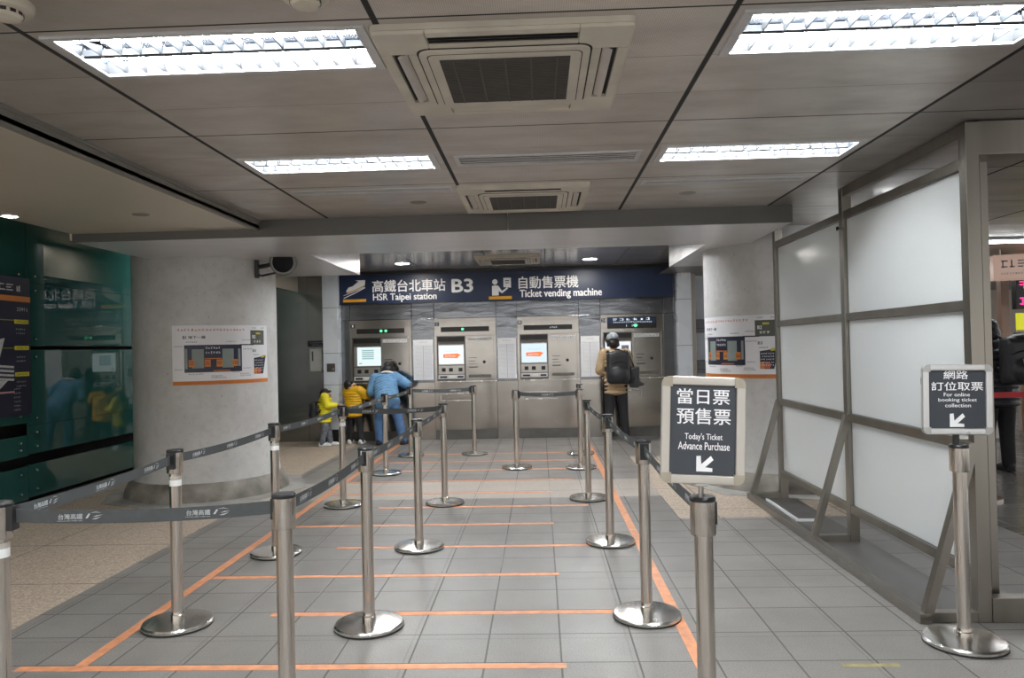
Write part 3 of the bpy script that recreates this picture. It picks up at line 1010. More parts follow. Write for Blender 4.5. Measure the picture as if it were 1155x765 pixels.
# ------------------------------------------------------------------ ticket machines
def make_machine(k, cx, label):
    w = (MX[k][1] - MX[k][0]) / 2 - .004
    t = thing('ticket_machine', label, 'ticket machine', (cx, 12.46, 0), 0, 'ticket vending machines')
    D = .085
    b = MB()   # body: face plates around the recess
    b.box(-w, w, .03, D, 0, 2.01)
    b.box(-w, w, 0, .03, 1.72, 2.01, .003)
    b.box(-w, -.475, 0, .03, .965, 1.72)
    b.box(.475, w, 0, .03, .965, 1.72)
    b.build('body', M['machine'], t)
    b = MB()
    b.box(-w, w, 0, .03, .165, .955, .003)
    lo = b.build('lower_door', M['machine'], t)
    b = MB()
    b.box(-w + .005, w - .005, .008, .03, 0, .155)
    b.build('kick_plate', M['kick'], t, smooth=0)
    b = MB()
    b.box(-w, w, -.035, .03, .951, .968, .004)
    b.build('ledge', M['tray_white'], t)
    b = MB()
    b.box(.0, .47, .004, .03, .972, 1.715, .004)
    rp = b.build('upper_door', M['machine'], t)
    f = lambda u, v: (u, .0025, v)
    b = MB()
    b.rect(.035, .44, 1.63, 1.685, f)
    b.glyphs(.045, .43, 1.637, 1.68, 16, lambda u, v: (u, .0015, v), 1)
    b.build('name_strip', [M['metal_label'], M['poster_ink']], t, smooth=0)
    b = MB()
    b.box(.06, .19, -.002, .006, 1.345, 1.352)
    b.box(.06, .19, -.002, .006, 1.245, 1.25)
    b.box(.06, .16, -.004, .006, 1.29, 1.298)
    b.box(.06, .20, -.002, .006, 1.185, 1.20)
    b.box(.05, .42, -.001, .006, 1.02, 1.07, .003, m=1)
    b.build('door_slots', [M['black'], M['key_dark']], t, smooth=0)
    b = MB()
    b.cyl((.31, .004, 1.275), (.31, -.012, 1.275), .026, .022, 20)
    b.box(.305, .315, -.02, -.01, 1.255, 1.295)
    b.build('door_lock', M['black'], t)
    # recessed user panel
    b = MB()
    b.box(-.47, -.005, .02, .03, .972, 1.715)
    b.box(-.47, -.462, .002, .03, .972, 1.715)
    b.build('user_panel', M['key_dark'], t, smooth=0)
    b = MB()
    b.box(-.46, -.01, -.004, .02, 1.625, 1.70, .006)
    b.build('visor', M['black'], t)
    sc = M[('screen_pale', 'screen_white', 'screen_blue', 'screen_white')[k]]
    b = MB()
    b.box(-.455, -.02, .006, .02, 1.235, 1.575, .003)
    bz = b.build('screen_bezel', M['steel'], t)
    g = lambda u, v: (u, .005, v)
    g2 = lambda u, v: (u, .0042, v)
    b = MB()
    x0, x1 = (-.445, -.03) if k != 0 else (-.40, .0)
    b.rect(x0, x1, 1.25, 1.56, g)
    if k in (1, 2):
        b.flat([(-.37, 1.355), (-.13, 1.345), (-.12, 1.37), (-.08, 1.40), (-.13, 1.425), (-.37, 1.415)], g2, 1)
        b.glyphs(-.34, -.16, 1.37, 1.40, 6, lambda u, v: (u, .0036, v), 0)
        b.glyphs(-.34, -.12, 1.46, 1.475, 12, g2, 2)
    elif k == 0:
        for q in range(5):
            b.rect(-.32, -.12, 1.36 + q * .034, 1.38 + q * .034, g2, 2)
        b.rect(-.37, -.32, 1.28, 1.30, g2, 2)
    else:
        b.rect(-.18, -.06, 1.36, 1.50, g2, 3)
    b.build('screen', [sc, M['screen_orange'], M['screen_teal'], M['screen_dark']], t, smooth=0)
    b = MB()
    b.box(-.455, -.02, .010, .02, 1.085, 1.225, .003)
    b.build('payment_panel', M['steel'], t)
    b = MB()
    for q in (-.40, -.28, -.12):
        b.box(q, q + .065, .004, .012, 1.125, 1.185, .004)
    b.build('card_slots', M['black'], t)
    b = MB()
    b.box(-.455, -.02, -.010, .02, 1.005, 1.072, .004)
    b.box(-.43, -.31, -.013, -.008, 1.022, 1.052, .002, m=1)
    b.box(-.27, -.18, -.013, -.008, 1.022, 1.056, .002, m=2)
    b.box(-.14, -.04, -.013, -.008, 1.022, 1.052, .002, m=1)
    b.build('ticket_slot', [M['metal_label'], M['navy_flat'], M['white_plastic']], t)
    # coin tray
    b = MB()
    tx0, tx1 = (-.43, .135) if k != 0 else (-.30, .25)
    for a in ((tx0, tx1, .755, .768), (tx0, tx1, .640, .653), (tx0, tx0 + .012, .653, .755), (tx1 - .012, tx1, .653, .755)):
        b.box(a[0], a[1], -.012, .002, a[2], a[3], .002)
    tr = b.build('coin_tray', M['tray_white'], t)
    b = MB()
    b.box(tx0 + .012, tx1 - .012, -.001, .001, .653, .755)
    b.build('tray_opening', M['machine'], tr, smooth=0)
    # status display
    b = MB()
    if k == 3:
        b.box(-.405, .40, -.012, 0, 1.775, 1.965, .003)
        b.rect(-.40, .395, 1.855, 1.96, lambda u, v: (u, -.0125, v), 1)
        b.glyphs(-.32, .33, 1.905, 1.95, 6, lambda u, v: (u, -.0132, v), 2, .62)
        b.glyphs(-.31, .33, 1.868, 1.892, 22, lambda u, v: (u, -.0132, v), 2)
        b.flat([(.02, 1.815), (.055, 1.79), (.09, 1.815), (.09, 1.835), (.055, 1.85), (.02, 1.835)], lambda u, v: (u, -.0132, v), 3)
        b.rect(-.095, -.088, 1.80, 1.84, lambda u, v: (u, -.0132, v), 2)
        b.rect(.0, .006, 1.80, 1.84, lambda u, v: (u, -.0132, v), 2)
    else:
        b.box(-.40, .40, -.012, 0, 1.785, 1.865, .003)
        f3 = lambda u, v: (u, -.0132, v)
        if k == 2:
            b.glyphs(.03, .16, 1.81, 1.84, 4, f3, 2)
        else:
            for q in ((-.01, .07) if k == 0 else (-.06,)):
                b.flat([(q, 1.815), (q + .02, 1.80), (q + .045, 1.815), (q + .045, 1.84), (q + .02, 1.85), (q, 1.84)], f3, 3)
    b.build('status_display', [M['black'], M['navy'], M['led_white'], M['led_green']], t, smooth=0)
    b = MB()
    b.rect(-.50, -.43, 1.885, 1.945, lambda u, v: (u, -.001, v))
    n = ('1', '2', '20', '21')[k]
    hw = .012 if len(n) == 1 else .024
    b.text(n, -.465 - hw, -.465 + hw, 1.897, 1.935, lambda u, v: (u, -.0018, v), 1, .02)
    b.build('number_badge', [M['black'] if k == 0 else M['navy'], M['sign_white']], t, smooth=0)
    return t
labs = ['ticket machine used by the person in denim, screen pale green with dark number badge',
        'ticket machine with white screen and orange button, next to the one used by the family',
        'ticket machine with pale blue screen and orange button, third along the steel wall',
        'ticket machine with navy display panel on top, used by the man with the backpack']
for k in range(4):
    make_machine(k, (MX[k][0] + MX[k][1]) / 2, labs[k])

# filler panels with taped notices between the machines
FX = [(-3.345, -3.164), (-2.125, -1.752), (-.716, -.372), (.654, 1.006), (2.042, 2.24)]
fl = ['narrow steel filler panel between the pale pilaster and the first machine', 'steel filler panel between the denim person and the white screen machine',
      'steel filler panel between the two machines with orange buttons', 'steel filler panel beside the man with the backpack', 'narrow steel filler panel at the end by the concrete column']
for k, (x0, x1) in enumerate(FX):
    t = thing('filler_panel', fl[k], 'wall panel', ((x0 + x1) / 2, 12.475, 0), 0, 'steel filler panels between the machines')
    w = (x1 - x0) / 2
    b = MB()
    b.box(-w, w, 0, .07, .96, 2.01, .003)
    b.build('upper_plate', M['cladding'], t)
    b = MB()
    b.box(-w, w, 0, .07, 0, .955, .003)
    b.build('lower_plate', M['machine'], t)
nl = ['paper timetable notice on the filler panel beside the denim person', 'paper timetable notice between the two machines with orange buttons', 'paper timetable notice next to the man with the backpack']
for k in (1, 2, 3):
    x0, x1 = FX[k]
    cx = (x0 + x1) / 2
    t = thing('paper_notice', nl[k - 1], 'notice', (cx, 12.472, 0), 0, 'paper notices beside the machines')
    w = (x1 - x0) / 2 - .02
    f = lambda u, v: (u, -.0025, v)
    b = MB()
    b.box(-w, w, -.002, .003, .995, 1.665)
    b.build('sheet', M['paper'], t, smooth=0)
    b = MB()
    b.glyphs(-w * .45, w * .45, 1.615, 1.635, 9, f)
    b.rect(-w * .92, w * .92, 1.555, 1.559, f)
    if k == 2:
        b.rect(-w * .92, w * .92, 1.53, 1.533, f)
    b.rect(-.004, .004, 1.0, 1.555, f)
    for q in range(28):
        z = 1.015 + q * .0192
        for u in (-w * .85, w * .08):
            b.rect(u, u + w * .75, z, z + .0028, f)
    b.build('printed_table', M['paper_line'], t, smooth=0)

# dispenser, its sign and a switch plate
t = thing('soap_dispenser', 'white dispenser on the dark steel wall beside the pale pilaster', 'dispenser', (-3.735, YW, 1.19))
b = MB()
b.box(-.11, .10, -.10, 0, 0, .37, .02)
b.build('body', M['white_plastic'], t)
b = MB()
b.box(-.07, -.045, -.104, -.098, .16, .32, .002)
b.build('level_window', M['key_dark'], t)
b = MB()
b.box(-.10, .09, -.106, -.06, -.012, .05, .008)
b.build('push_bar', M['white_plastic'], t)
t = thing('small_wall_sign', 'small dark sign with white print above the white dispenser', 'sign', (-3.735, YW, 1.59))
b = MB()
b.box(-.165, .14, -.012, 0, 0, .10, .003)
b.build('plate', M['navy_flat'], t)
b = MB()
f = lambda u, v: (u, -.0128, v)
b.glyphs(-.13, .11, .055, .08, 9, f)
b.glyphs(-.10, .08, .022, .038, 12, f)
b.build('print', M['sign_white'], t, smooth=0)
t = thing('switch_plate', 'small dark metal plate with a round lock on the pale pilaster', 'wall plate', (-3.43, 12.27, 1.17))
b = MB()
b.box(-.07, .065, -.010, 0, 0, .135, .003)
b.build('plate', M['key_dark'], t)
b = MB()
b.cyl((.035, -.010, .04), (.035, -.018, .04), .018, .016, 18)
b.build('lock', M['steel'], t)
t = thing('wall_speaker', 'small pale square fixture high on the pilaster beside the navy sign', 'fixture', (2.36, 12.27, 2.60))
b = MB()
b.box(-.045, .045, -.02, 0, 0, .09, .004)
b.build('case', M['white_plastic'], t)
b = MB()
b.box(-.03, .03, -.022, -.019, .02, .07, .002)
b.build('face', M['metal_label'], t)

# ------------------------------------------------------------------ floor tape
tape = 'orange floor tape'
ords = ['nearest', 'second', 'third', 'fourth', 'fifth', 'sixth', 'seventh', 'eighth', 'ninth', 'tenth', 'eleventh']
ext = [(-2.56, .092), (-1.57, .42), (-2.22, .094), (-1.58, .345), (-2.2, .085), (-1.57, .42), (-2.2, .09), (-2.2, .35), (-2.2, .70), (-2.2, .70), (-2.2, .70)]
for k in range(11):
    y = 3.565 + .7155 * k
    if 7.55 < y < 8.45:
        y = 8.50
    if k == 6:
        y = 7.82
    if k == 7:
        y = 8.55
    x0, x1 = ext[k]
    b = MB()
    b.box(x0, x1, y - .028, y + .028, .0, .0016)
    tag(b.build('floor_tape', M['orange_tape'], smooth=0), 'orange tape strip crossing the queue lanes, %s from the camera' % ords[k], 'floor tape', 'orange tape strips across the lanes')
for x, lab in ((-2.26, 'long orange tape line along the lane edge on the glass wall side'), (.72, 'long orange tape line along the lane edge on the sign board side')):
    b = MB()
    b.box(x - .031, x + .031, (3.59 if x < 0 else 2.2), 11.9, .0, .0020)
    tag(b.build('floor_tape', M['orange_tape'], smooth=0), lab, 'floor tape', 'long orange tape lines')
b = MB()
b.box(1.36, 1.62, 3.53, 3.56, 0, .0016)
tag(b.build('floor_tape', M['yellow_tape'], smooth=0), 'worn yellow tape remnant on the grey tiles near the white partition', 'floor tape')

# ------------------------------------------------------------------ belt stanchions
G_ST = 'steel queue stanchions with grey belts'
BZ = .932
def make_stanchion(x, y, label, targets=(), recv=(), sticker=False, green=False, tilt=0.0, slot=None):
    t = thing('belt_stanchion', label, 'stanchion', (x, y, 0), 0, G_ST)
    if tilt:
        t.rotation_euler = (0, tilt, 0)
    b = MB()
    b.lathe([(.178, 0), (.187, .004), (.187, .010)], 56)
    b.build('rubber_foot', M['rubber'], t)
    b = MB()
    b.lathe([(.186, .010), (.187, .022), (.180, .030), (.120, .036), (.045, .040), (.0001, .040)], 56)
    b.build('base', M['base_steel'], t)
    b = MB()
    b.lathe([(.036, .039), (.036, .062), (.0315, .066), (.0315, .846)], 28)
    b.build('post', M['post_steel'], t)
    b = MB()
    b.lathe([(.030, .842), (.0425, .845), (.0435, .850), (.0435, .962)], 32)
    b.build('head', M['post_steel'], t)
    b = MB()
    b.lathe([(.0445, .960), (.0450, .970), (.041, .976), (.0001, .977)], 32)
    b.build('cap', M['black'], t)
    if sticker:
        b = MB()
        b.lathe([(.0318, .775), (.0321, .776), (.0321, .808), (.0318, .809)], 28)
        b.lathe([(.0321, .808), (.0322, .810), (.0322, .828), (.0318, .829)], 28, m=1)
        b.build('band_sticker', [M['white_plastic'], M['board_frame']], t)
    if green:
        b = MB()
        b.lathe([(.0437, .938), (.0440, .939), (.0440, .955), (.0437, .956)], 8, a0=rad(-100), a1=rad(-60))
        b.build('green_sticker', M['sticker_green'], t)
    dirs = [(a, True) for a in targets] + [(a, False) for a in recv]
    if slot is not None:
        dirs.append((slot, False))
    for (tx, ty), own in dirs:
        d = Vector((tx - x, ty - y, 0))
        L = d.length
        d.normalize()
        ang = math.atan2(d.y, d.x)
        R = Matrix.Rotation(ang, 4, 'Z')
        b = MB()
        if own:
            b.box(.036, .060, -.024, .024, .872, .962, .004, mtx=R)
        else:
            b.box(.038, .0475, -.013, .013, .880, .958, .002, mtx=R)
        b.build('belt_cassette', M['black'], t)
        if own:
            b = MB()
            nseg = 14
            h = .0245
            vs, fs = [], []
            for i in range(nseg + 1):
                s_ = .055 + (L - .105) * i / nseg
                sag = -.016 * 4 * (i / nseg) * (1 - i / nseg)
                for yy in (-.0012, .0012):
                    for zz in (-h, h):
                        vs.append(R @ Vector((s_, yy, BZ - .008 + sag + zz)))
            for i in range(nseg):
                o = i * 4
                fs += [(o, o + 4, o + 5, o + 1), (o + 3, o + 7, o + 6, o + 2), (o + 1, o + 5, o + 7, o + 3), (o + 2, o + 6, o + 4, o)]
            fs += [(0, 1, 3, 2), (nseg * 4 + 2, nseg * 4 + 3, nseg * 4 + 1, nseg * 4)]
            b.add(vs, fs)
            be = b.build('belt', M['belt'], t, smooth=0)
            b = MB()
            n = max(1, int((L - .1) / .36))
            # print on the face turned to the photographer
            side = -1 if (R @ Vector((0, -1, 0))).dot(Vector((-x - d.x * L / 2, -y - d.y * L / 2, 0))) > 0 else 1
            for i in range(n):
                c = .055 + (L - .105) * (i + .5) / n
                s0 = (c - .055) / (L - .105)
                sg = -.016 * 4 * s0 * (1 - s0)
                b = MB()
                mp = lambda u, v: R @ Vector((c - side * u, side * .0022, BZ - .008 + sg + v))
                b.text('台灣高鐵', -.075, .012, -.008, .012, mp, 0, .01)
                b.text('TAIWAN HIGH SPEED RAIL', -.080, .012, -.0155, -.0115, mp, 0, 0)
                b.flat([(.022, -.006), (.030, -.006), (.040, .010), (.034, .012)], mp)
                b.flat([(.038, .013), (.060, .0175), (.082, .012), (.060, .0150)], mp)
                b.flat([(.048, -.002), (.062, .004), (.086, .006), (.066, .001)], mp)
                b.flat([(.044, -.010), (.058, -.006), (.080, -.001), (.060, -.010)], mp)
                b.build('belt_print', M['white_print_dim'], be, smooth=0)
    return t

ST = {
 'A0': (-1.995, 2.70), 'A1': (-2.043, 4.13), 'A2': (-1.997, 5.57), 'A3': (-1.938, 7.27), 'A4': (-1.898, 9.10), 'A5': (-1.853, 10.61),
 'M0': (-.969, 2.79), 'M1': (-.960, 4.08), 'M2': (-.944, 5.685), 'M3': (-.952, 7.30), 'M5': (-.955, 10.67),
 'C0': (.547, 2.62), 'C1': (.557, 4.19), 'C2': (.503, 5.77), 'C3': (.446, 7.43), 'C4': (.474, 9.30), 'C5': (.536, 10.53), 'I4': (-.318, 9.38)}
LINKS = [('A0', 'M0'), ('A1', 'A0'), ('A2', 'A1'), ('A3', 'A2'), ('A3', 'M3'), ('A4', 'A3'), ('A5', 'A4'), ('M5', 'A5'), ('M0', 'M1'), ('M1', 'M2'), ('M2', 'M3'),
         ('I4', 'C4'), ('C3', 'C2'), ('C2', 'C1'), ('C1', 'C0')]
LAB = {
 'A0': 'nearest stanchion of the glass wall row, cut by the picture edge, white band',
 'A1': 'second stanchion in the row along the glass wall, white and cream band below its head',
 'A2': 'third stanchion in the glass wall row, thin white band, standing before the concrete column',
 'A3': 'fourth stanchion in the glass wall row, where the far cross belt starts',
 'A4': 'fifth stanchion in the glass wall row, in front of the denim jacket',
 'A5': 'last stanchion of the glass wall row, beside the jeans of the person in denim',
 'M0': 'large foreground stanchion with black cap holding the cross belt, nearest in the middle row',
 'M1': 'second stanchion of the middle row, big round base on the grey tiles',
 'M2': 'third stanchion of the middle row, before the white screen machine',
 'M3': 'fourth stanchion of the middle row, receiving the cross belt',
 'M5': 'farthest stanchion of the middle row, standing close before the white screen machine',
 'C0': 'foreground stanchion carrying the day ticket sign board',
 'C1': 'second stanchion of the sign board row, base on the long orange tape line',
 'C2': 'third stanchion of the sign board row, belts to both neighbours',
 'C3': 'fourth stanchion of the sign board row, belt running only towards the camera',
 'C4': 'fifth stanchion of the sign board row, joined by a short cross belt',
 'C5': 'last stanchion of the sign board row, hidden behind the one with the short belt',
 'I4': 'stanchion standing alone between the rows, before the machine with the pale blue screen'}
for k, (x, y) in ST.items():
    own = [ST[b_] for a_, b_ in LINKS if a_ == k]
    rec = [ST[a_] for a_, b_ in LINKS if b_ == k]
    kw = {}
    if k in ('C3', 'C5', 'M5'):
        kw['slot'] = (x + .1, y - .9)
    if k == 'C0':
        own, rec = [], rec
        kw['slot'] = (x + 1, y - .1)
    make_stanchion(x, y, LAB[k], own, rec, sticker=k in ('A0', 'A1', 'A2', 'A3'), green=k in ('A1', 'A2', 'C1'), **kw)
make_stanchion(2.045, 3.785, 'stanchion carrying the online booking sign board before the white partition')

# sign boards clipped on stanchions
def make_board(x, y, zc, w, h, label, tilt, lean, turn, frame, corner, content, stem_z):
    t = thing('sign_board', label, 'sign', (x, y, zc), 0)
    R = Matrix.Rotation(turn, 4, 'Z') @ Matrix.Rotation(lean, 4, 'X') @ Matrix.Rotation(tilt, 4, 'Y')
    t.rotation_euler = R.to_euler()
    fwid = .030
    b = MB()
    outer, inner = rrect(w, h, .028), [(-w + fwid, -h + fwid), (w - fwid, -h + fwid), (w - fwid, h - fwid), (-w + fwid, h - fwid)]
    b.prism(outer, lambda u, v, d: (u, d, v), .010, -.002)
    b.build('back_plate', M[frame], t, smooth=30)
    b = MB()
    for a in ((-w + .024, w - .024, h - fwid, h), (-w + .024, w - .024, -h, -h + fwid), (-w, -w + fwid, -h + .024, h - .024), (w - fwid, w, -h + .024, h - .024)):
        b.box(a[0], a[1], -.016, 0, a[2], a[3], .005)
    b.build('frame', M[frame], t)
    for sx in (-1, 1):
        for sz in (-1, 1):
            b = MB()
            r = .028
            pts = [(w - r + r * math.cos(rad(90 * i / 6)), h - r + r * math.sin(rad(90 * i / 6))) for i in range(7)] + [(w - .036, h), (w - .036, h - .036), (w, h - .036)]
            b.prism([(sx * u, sz * v) for u, v in pts], lambda u, v, d: (u, d, v), -.0175, 0)
            b.build('corner_cap', M[corner], t, smooth=30)
    b = MB()
    b.box(-w + fwid - .002, w - fwid + .002, -.006, -.003, -h + fwid - .002, h - fwid + .002)
    fc = b.build('face', M['board_grey'], t, smooth=0)
    mp = lambda u, v: (u, -.0068, v)
    for body, u0, u1, v0, v1, off in content:
        b = MB()
        b.text(body, u0, u1, v0, v1, mp, 0, off)
        b.build('lettering', M['sign_white'], fc, smooth=0)
    return t, R, fc
def arrow(fc, cx, cz, s):
    b = MB()
    pts = [(-.5, -.5), (.46, -.5), (.46, -.28), (.03, -.24), (.52, .22), (.36, .46), (-.20, -.06), (-.24, .45), (-.5, .42)]
    b.flat([(cx + u * s, cz + v * s) for u, v in pts], lambda u, v: (u, -.0068, v))
    b.build('arrow', M['sign_white'], fc, smooth=0)
w, h = .140, .182
c1 = [('當日票', -.088, .088, .088, .140, .012), ('預售票', -.088, .092, .020, .074, .012), ("Today's Ticket", -.060, .066, -.038, -.011, .008), ('Advance Purchase', -.082, .090, -.067, -.041, .008)]
t, R, fc = make_board(.549, 2.60, 1.204, w, h, 'tilted charcoal sign board for day tickets and advance purchase, warm grey frame', rad(2.8), rad(-3), rad(-3), 'board_frame', 'board_corner', c1, 0)
arrow(fc, .008, -.112, .056)
b = MB()
b.cyl((.0, .012, -.175), (.0, .020, -.235), .0085, n=14)
b.box(-.02, .02, -.004, .016, -.192, -.165, .003)
b.build('stem', M['steel'], t)
w, h = .163, .172
c2 = [('網路', -.062, .052, .100, .142, .012), ('訂位取票', -.120, .122, .044, .086, .012), ('For online', -.062, .060, .015, .033, .008), ('booking ticket', -.088, .092, -.015, .007, .008), ('collection', -.056, .064, -.038, -.020, .008)]
t, R, fc = make_board(2.040, 3.785, 1.197, w, h, 'charcoal sign board for online booking ticket collection, silver frame', rad(.9), rad(0), rad(-3), 'board_frame_silver', 'board_corner_silver', c2, 0)
arrow(fc, 0, -.100, .070)
b = MB()
b.box(-.013, .013, .002, .018, -.225, -.165, .002)
b.build('stem', M['black'], t)
b = MB()
b.box(.013, .055, .0, .012, -.196, -.174, .002)
b.build('clip', M['white_plastic'], t)

# ------------------------------------------------------------------ white partition in a steel frame
t = thing('partition', 'tall steel framed partition with white panels and slanting floor braces', 'partition', (2.36, 0, 0))
PYS = [4.09, 5.72, 7.33]
pw = .035
px = -.055
for k, y in enumerate(PYS):
    b = MB()
    b.box(px - pw, px + pw, y - pw, y + pw, 0, 2.64, .004)
    b.build('post', M['frame_steel'], t)
b = MB()
b.box(.065, .105, 4.20, 4.26, 0, 2.46, .003)
b.build('post', M['frame_steel'], t)
for k in range(2):
    ya, yb = PYS[k] + pw, PYS[k + 1] - pw
    for z0, z1 in (((2.57, 2.64), (2.40, 2.46), (1.645, 1.70), (.895, .955), (.215, .275)) if k == 0 else ((2.40, 2.46), (1.645, 1.70), (.895, .955), (.215, .275))):
        b = MB()
        b.box(px - .03, px + .03, ya, yb, z0, z1, .003)
        b.build('rail', M['frame_steel'], t)
    for z0, z1 in ((1.70, 2.40), (.955, 1.645), (.275, .895)):
        b = MB()
        b.box(px - .006, px + .022, ya + .004, yb - .004, z0 + .001, z1 - .001, .003)
        b.build('white_panel', M['white_panel'], t)
    b = MB()
    b.box(px - .002, px + .02, ya + .002, ya + .018, .275, 2.40)
    b.build('edge_seal', M['black'], t, smooth=0)
OX = -.37
for k, y in enumerate(PYS):
    b = MB()
    b.bar((px - .028, y - .01, .94), (OX + .02, y - .02, .05), .045, .05, up=(0, 1, 0))
    b.build('brace', M['frame_steel'], t)
    b = MB()
    b.box(OX + .03, px - pw, y - .03, y + .03, .002, .055, .003)
    b.build('base_rail', M['frame_steel'], t)
b = MB()
b.box(OX - .03, OX + .03, PYS[0] - .05, PYS[2] + .02, .002, .055, .003)
b.build('base_rail', M['frame_steel'], t)
b = MB()
b.box(px + pw, 2.4, 4.05, 4.13, .0, .13, .004)
b.build('base_rail', M['frame_steel'], t)
b = MB()
b.box(OX + .03, px + .1, PYS[0] + .03, PYS[2] - .03, .001, .006)
b.build('shaded_tile', mat('dark_shaded_tile', (.085, .08, .075), .4, .2, .3, 5, detail=6), t, smooth=0)  # darker tile inside the base frame, with its shadow put into the colour
b = MB()
b.bar((px - .2, 6.35, .016), (px - .04, 6.35, .016), .02, .02)
b.bar((px - .2, 6.35, .016), (px - .2, 7.2, .016), .02, .02)
b.build('floor_runner', M['metal_label'], t)
b = MB()
b.box(px + pw, 3.2, 4.06, 4.18, 2.465, 2.645, .004)
b.build('header', M['frame_steel'], t)
b = MB()
for y, z in ((5.72, 2.36), (5.685, 2.36)):
    b.cyl((px - .075, 5.675, 2.33), (px - .03, 5.675, 2.33), .008, n=10)
    b.cyl((px - .08, 5.675, 2.33), (px - .072, 5.675, 2.33), .016, n=12)
b.build('bolt', M['polished'], t)

# ------------------------------------------------------------------ posters on the columns
def col_map(cx, cy, R, a_c, zc):
    def mp(u, v):
        a = a_c + u / R
        return (cx + R * math.cos(a), cy + R * math.sin(a), zc + v)
    return mp
def make_map_poster(cx, a0, a1, z0, z1, label):
    cy = 8.3
    ac = (a0 + a1) / 2
    R0 = .7515
    W_ = (a1 - a0) * R0
    H_ = z1 - z0
    zc = (z0 + z1) / 2
    t = thing('map_poster', label, 'poster', (0, 0, 0), 0, 'station map posters on the columns')
    m0 = col_map(cx, cy, R0 + .002, ac, zc)
    U = lambda u: -W_ / 2 + u * W_
    V = lambda v: -H_ / 2 + v * H_
    def lay(k):
        mm = col_map(cx, cy, R0 + .003 + .0008 * k, ac, zc)
        return lambda u, v: mm(U(u), V(v))
    b = MB()
    inner = col_map(cx, cy, R0 - .001, ac, zc)
    n = 40
    vs, fs = [], []
    for i in range(n + 1):
        u = -W_ / 2 + W_ * i / n
        vs += [m0(u, -H_ / 2), m0(u, H_ / 2), inner(u, H_ / 2), inner(u, -H_ / 2)]
    for i in range(n):
        o = 4 * i
        for e in range(4):
            e2 = (e + 1) % 4
            fs.append((o + e, o + 4 + e, o + 4 + e2, o + e2))
    fs += [(3, 2, 1, 0), (4 * n, 4 * n + 1, 4 * n + 2, 4 * n + 3)]
    b.add(vs, fs)
    b.build('sheet', M['poster_white'], t)
    L1, L2, L3, L4 = lay(1), lay(2), lay(3), lay(4)
    b = MB()
    b.rect(0, 1, 0, .065, L1, 0, 30)
    b.glyphs(.12, .55, .018, .05, 24, L2, 1)
    b.glyphs(.60, .90, .018, .05, 16, L2, 1)
    b.build('footer_strip', [M['poster_orange'], M['poster_red']], t, smooth=0)
    b = MB()
    b.glyphs(.05, .70, .905, .945, 20, L1, 0)
    b.build('title', M['poster_red'], t, smooth=0)
    b = MB()
    b.rect(.115, .66, .21, .67, L1, 0, 16)
    b.rect(.12, .145, .27, .61, L2, 1)
    b.rect(.62, .645, .30, .60, L2, 1)
    for u in (.185, .465):
        b.rect(u, u + .11, .28, .60, L2, 1, 4)
    for u in (.155, .30, .41, .56):
        b.rect(u, u + .055, .30, .42, L3, 2, 2)
        b.glyphs(u + .006, u + .05, .33, .40, 3, L4, 0)
    b.rect(.30, .46, .43, .445, L2, 2, 3)
    b.glyphs(.31, .45, .52, .56, 6, L2, 3)
    b.glyphs(.31, .45, .60, .64, 6, L2, 3)
    b.rect(.38, .54, .225, .24, L2, 2, 4)
    b.build('floor_map', [M['navy_flat'], M['poster_green'], M['poster_orange'], M['poster_white']], t, smooth=0)
    b = MB()
    b.rect(.76, .945, .66, .915, L1, 0, 5)
    b.rect(.64, .80, .655, .675, L2, 1, 4)
    b.rect(.83, .89, .845, .875, L2, 2)
    b.text('B2', .785, .825, .775, .83, L2, 3, .02)
    b.glyphs(.80, .90, .70, .745, 3, L2, 3)
    b.build('upper_map', [M['poster_olive'], M['poster_ink'], M['poster_yellow'], M['poster_white']], t, smooth=0)
    b = MB()
    for q in range(6):
        f0, f1 = q / 6, (q + 1) / 6
        b.flat([(.80 + .125 * f0, .15), (.80 + .125 * f1, .15), (.80 + .172 * f1, .43 + .04 * f1), (.80 + .172 * f0, .43 + .04 * f0)], L1, 0)
    b.flat([(.80, .15), (.84, .15), (.84, .26), (.80, .26)], L2, 1)
    b.flat([(.84, .16), (.89, .16), (.90, .24), (.85, .26)], L2, 2)
    b.flat([(.90, .43), (.95, .44), (.955, .48), (.90, .47)], L2, 3)
    for q in range(5):
        b.glyphs(.81 + .01 * (q % 2), .93, .20 + .045 * q, .22 + .045 * q, 6, L3, 4)
    b.build('lower_map', [M['navy_flat'], M['poster_orange'], M['poster_red'], M['poster_yellow'], M['poster_white']], t, smooth=0)
    for body, u0, u1, v0, v1 in (('B1', .105, .135, .775, .825), ('地下一層', .155, .31, .775, .825), ('B3', .785, .825, .535, .58)):
        b = MB()
        b.text(body, u0, u1, v0, v1, L1, 0, .015)
        b.build('caption', M['poster_ink'], t, smooth=0)
    for (u0, u1, v, n_) in ((.13, .24, .71, 7), (.50, .60, .71, 7), (.66, .76, .735, 7), (.02, .10, .64, 6), (.02, .10, .25, 6), (.67, .78, .58, 7), (.67, .76, .25, 6), (.15, .29, .17, 10),
                            (.56, .64, .19, 6), (.36, .47, .135, 8), (.36, .50, .105, 9), (.64, .74, .155, 8), (.64, .76, .125, 9), (.78, .84, .945, 5), (.90, .95, .945, 4), (.79, .88, .475, 5)):
        b = MB()
        b.glyphs(u0, u1, v, v + .022, n_, L1, 0)
        b.build('caption', M['poster_ink'], t, smooth=0)
# viewing direction from the column to the camera sets the middle of the arc
va = math.atan2(-8.3, 3.72)
make_map_poster(-3.72, va + rad(-26), va + rad(54), 1.19, 1.80, 'white station map poster on the concrete column before the green glass')
va = math.atan2(-8.3, -2.57)
make_map_poster(2.57, va + rad(-77), va + rad(4.5), 1.135, 1.775, 'white station map poster on the concrete column beside the white partition')

